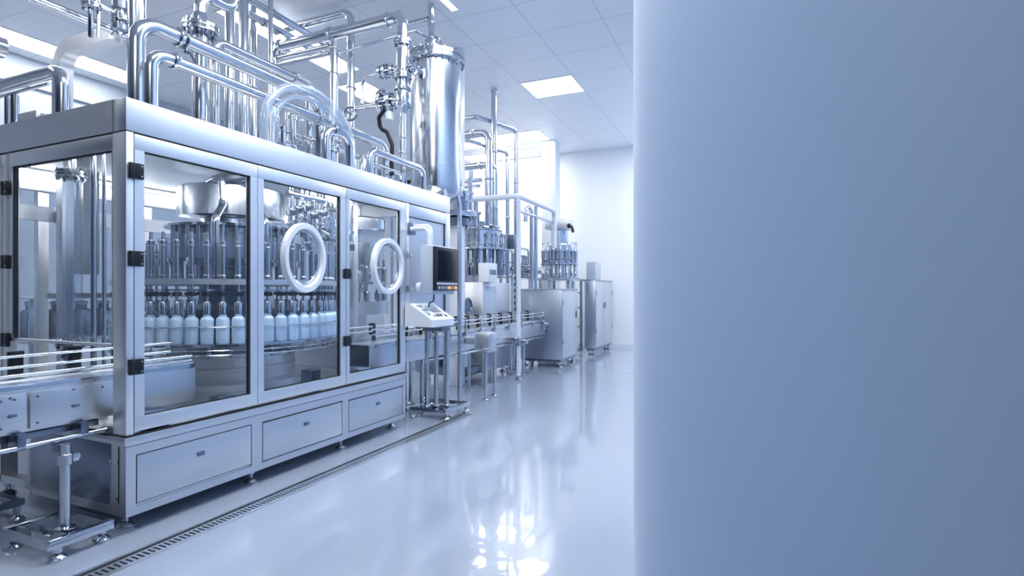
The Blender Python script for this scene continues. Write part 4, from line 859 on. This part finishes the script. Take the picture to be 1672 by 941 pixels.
# small vessels table between the capping machine and the far cabinets
tb = thing('vessel_table', 'steel table of small valves and vessels behind the near steel cabinet', 'table', (9.7, 4.35, 0))
obj('table_top', MB().box((9.45, 4.13, 1.62), (11.6, 4.70, 1.66), .004), 'polished', tb)
for x, y in ((9.5, 4.18), (11.55, 4.18), (9.5, 4.65), (11.55, 4.65)): obj('leg', MB().cyl((x, y, .001), (x, y, 1.62), .03, n=14), 'tube', tb)
obj('shelf', MB().box((9.5, 4.18, .9), (11.55, 4.65, .93)), 'panel', tb)
obj('back_rail', MB().tube([(9.48, 4.16, 1.86), (11.58, 4.16, 1.86)], .02, 10).cyl((9.55, 4.16, 1.66), (9.55, 4.16, 1.86), .015).cyl((10.5, 4.16, 1.66), (10.5, 4.16, 1.86), .015).cyl((11.5, 4.16, 1.66), (11.5, 4.16, 1.86), .015), 'tube', tb)
n_ = 0
VL = 'small flanged steel vessel on the table behind the near steel cabinet'
sv = thing('small_vessel', VL, 'vessel', (9.62, 4.42, 1.662), 'small vessels on the steel table')
obj('body', MB().lathe((9.62, 4.42, 0), [(.05, 1.662), (.05, 1.70), (.075, 1.71), (.075, 1.86), (.05, 1.88), (.05, 1.92), (.085, 1.925), (.085, 1.95), (.04, 1.955), (.04, 2.08), (.055, 2.09), (.055, 2.12)], n=20), 'polished', sv)
obj('side_valve', MB().cyl((9.62, 4.35, 1.79), (9.62, 4.27, 1.79), .03).disc((9.62, 4.27, 1.79), (0,1,0), .05, .02), 'dark_steel', sv)
for k in range(1, 8): dup(sv, (9.62+.25*k, 4.42+(.05 if k % 2 else 0), 1.662))
mb_ = thing('pipe_manifold', 'low bent pipe manifold over the small vessels near the white pillar', 'pipe', (9.9, 4.62, 1.662))
obj('pipe_run', MB().tube(rounded([(9.75, 4.62, 1.662), (9.75, 4.62, 2.22), (10.5, 4.62, 2.22), (10.5, 4.62, 1.662)], .08), .03), 'tube', mb_)
obj('pipe_run', MB().tube(rounded([(10.8, 4.62, 1.662), (10.8, 4.62, 2.30), (11.4, 4.62, 2.30), (11.4, 4.62, 1.662)], .08), .026), 'tube', mb_)

# cabinets
def cabinet(label, x0, x1, y0, y1, zt, handles):
    t = thing('steel_cabinet', label, 'cabinet', (x0, y0, 0))
    obj('body', MB().box((x0, y0+.012, .14), (x1, y1, zt), .006), 'cab', t)
    n = len(handles); w = (x1-x0-.04)/n
    for i, s in enumerate(handles):
        d = obj('door', MB().box((x0+.02+w*i+.004, y0, .17), (x0+.02+w*(i+1)-.004, y0+.012, zt-.03), .002), 'panel', t)
        hx = x0+.02+w*i+(w-.07 if s > 0 else .07)
        obj('handle', MB().box((hx-.012, y0-.014, zt*.62), (hx+.012, y0, zt*.62+.13), .004), 'dark_steel', d)
        obj('hinge', MB().box((x0+.02+w*i+(.01 if s > 0 else w-.03), y0-.008, zt*.3), (x0+.02+w*i+(.03 if s > 0 else w-.01), y0, zt*.3+.08)).box((x0+.02+w*i+(.01 if s > 0 else w-.03), y0-.008, zt*.8), (x0+.02+w*i+(.03 if s > 0 else w-.01), y0, zt*.8+.08)), 'dark_steel', d)
    obj('plinth', MB().box((x0+.02, y0+.04, .10), (x1-.02, y1-.04, .14)), 'dark_steel', t)
    obj('top_rim', MB().box((x0-.006, y0-.002, zt), (x1+.006, y1+.006, zt+.018), .003), 'polished', t)
    for x, y in ((x0+.08, y0+.08), (x1-.08, y0+.08), (x0+.08, y1-.08), (x1-.08, y1-.08)): foot(t, x, y, .10, .06, .02)
    return t
cabinet('dark brushed steel cabinet where the outfeed conveyor ends', 9.22, 10.15, 3.09, 3.92, 1.39, (1,))
c2 = cabinet('pale steel double door cabinet farthest along, against the end wall', 11.35, 12.85, 3.05, 3.30, 1.60, (1, -1))
# far rotary machine on its frame
fr2 = thing('equipment_stand', 'open steel stand with pipes holding up the far rotary filler', 'stand', (10.7, 3.3, 0))
g_ = MB()
for x in (10.36, 11.22):
    for y in (3.32, 3.92): g_.box((x, y, .08), (x+.05, y+.05, 1.58))
g_.box((10.36, 3.32, .10), (11.27, 3.37, .16)).box((10.36, 3.92, .10), (11.27, 3.97, .16)).box((10.36, 3.37, .10), (10.41, 3.92, .16)).box((11.22, 3.37, .10), (11.27, 3.92, .16)).box((10.30, 3.28, 1.58), (11.30, 3.99, 1.62), .004)
obj('frame_body', g_, 'polished', fr2)
for x in (10.385, 11.245):
    for y in (3.345, 3.945): foot(fr2, x, y, .10, .05, .018)
for i, (x, y, r) in enumerate(((10.55, 3.42, .035), (10.72, 3.46, .022), (10.9, 3.42, .04), (11.08, 3.5, .028))):
    obj('inner_pipe', MB().lathe((x, y, 0), [(r, .16), (r, .5), (r*1.7, .51), (r*1.7, .55), (r, .56), (r, .95), (r*1.8, .96), (r*1.8, 1.02), (r, 1.03), (r, 1.3), (r*1.6, 1.31), (r*1.6, 1.36), (r, 1.37), (r, 1.57)], n=16), 'polished', fr2)
obj('cross_pipe', MB().tube([(10.38, 3.36, 1.02), (11.24, 3.36, 1.02)], .022).tube([(10.38, 3.36, .62), (11.24, 3.36, .62)], .018).tube([(10.38, 3.36, 1.34), (11.24, 3.36, 1.34)], .018), 'tube', fr2)
rotary('rotary_filler', 'far round rotary filler on the open stand before the end wall', (10.83, 3.69), 1.62, .40, 1.02, 16)
hb = thing('head_box', 'plain steel motor box on top of the far rotary filler', 'box', (10.83, 3.69, 2.64))
obj('housing', MB().box((10.60, 3.45, 2.641), (11.06, 3.93, 2.86), .01), 'panel', hb)
obj('cable_gland', MB().cyl((10.66, 3.45, 2.70), (10.66, 3.40, 2.70), .05, n=16).tube([(10.66, 3.40, 2.70), (10.66, 3.36, 2.66), (10.66, 3.34, 2.56)], .03), 'black', hb)
sb = thing('side_box', 'small grey control box standing on the pale double door cabinet', 'box', (11.6, 3.18, 1.619))
obj('housing', MB().box((11.42, 3.08, 1.619), (11.85, 3.28, 2.0), .008), 'grey', sb)
obj('lid', MB().box((11.44, 3.072, 1.64), (11.83, 3.08, 1.98), .002), 'panel', sb)
# storage behind the filling machine
def rack(label, x0, y0, x1, y1, z):
    t = thing('canister_rack', label, 'rack', (x0, y0, 0))
    obj('shelf', MB().box((x0, y0, z-.03), (x1, y1, z), .004).box((x0, y0, z+.40), (x1, y1, z+.42), .003), 'panel', t)
    for x in (x0+.02, x1-.05):
        for y in (y0+.02, y1-.05): obj('leg', MB().box((x, y, .001), (x+.03, y+.03, z+.40)), 'tube', t)
    return t
rack('steel rack with dark canisters behind the glazed end bay', 2.9, 6.30, 4.9, 6.70, .88)
cn = thing('canister', 'dark grey lidded canister on the steel rack behind the machine', 'canister', (3.02, 6.5, .881), 'canisters on the rack behind the machine')
obj('body', MB().lathe((3.02, 6.5, 0), [(.085, .881), (.092, .89), (.092, 1.14), (.075, 1.17), (.05, 1.18), (.05, 1.22)], n=24), 'dark_steel', cn)
obj('lid', MB().lathe((3.02, 6.5, 0), [(.055, 1.221), (.06, 1.225), (.06, 1.25), (.04, 1.26)], n=20), 'grey', cn)
for k in range(1, 9): dup(cn, (3.02+.215*k, 6.5, .881))
sc_ = thing('storage_cabinet', 'tall dull grey steel cabinet behind the machine, seen through the end bay glass', 'cabinet', (2.3, 6.3, 0))
obj('body', MB().box((1.55, 6.35, .08), (2.55, 6.95, 1.72), .006), 'grey', sc_)
obj('door', MB().box((1.57, 6.338, .12), (2.04, 6.35, 1.69), .003), 'panel', sc_); obj('door', MB().box((2.06, 6.338, .12), (2.53, 6.35, 1.69), .003), 'panel', sc_)
obj('plinth', MB().box((1.6, 6.4, .001), (2.5, 6.9, .08)), 'dark_steel', sc_)

# ------------------------------------------------------------------ light and camera
w = bpy.data.worlds.new('room_ambience'); scene.world = w; w.use_nodes = True
w.node_tree.nodes['Background'].inputs[0].default_value = (0.55, 0.68, 0.95, 1)
w.node_tree.nodes['Background'].inputs[1].default_value = 0.2

cam = bpy.data.cameras.new('camera'); co_ = bpy.data.objects.new('camera', cam); COL.objects.link(co_)
cam.sensor_width = 36; cam.lens = 892/1672*36; cam.shift_y = 6.5/1672; cam.clip_start = .05
fwd = Vector((.9151, .4032, 0)).normalized()
co_.location = (0, 0, 1.35); co_.rotation_euler = fwd.to_track_quat('-Z', 'Y').to_euler()
scene.camera = co_
scene.view_settings.view_transform = 'Standard'; scene.view_settings.look = 'None'
scene.view_settings.gamma = 1; scene.view_settings.use_curve_mapping = False
scene.view_settings.exposure = 0.55
scene.cycles.transparent_max_bounces = 32
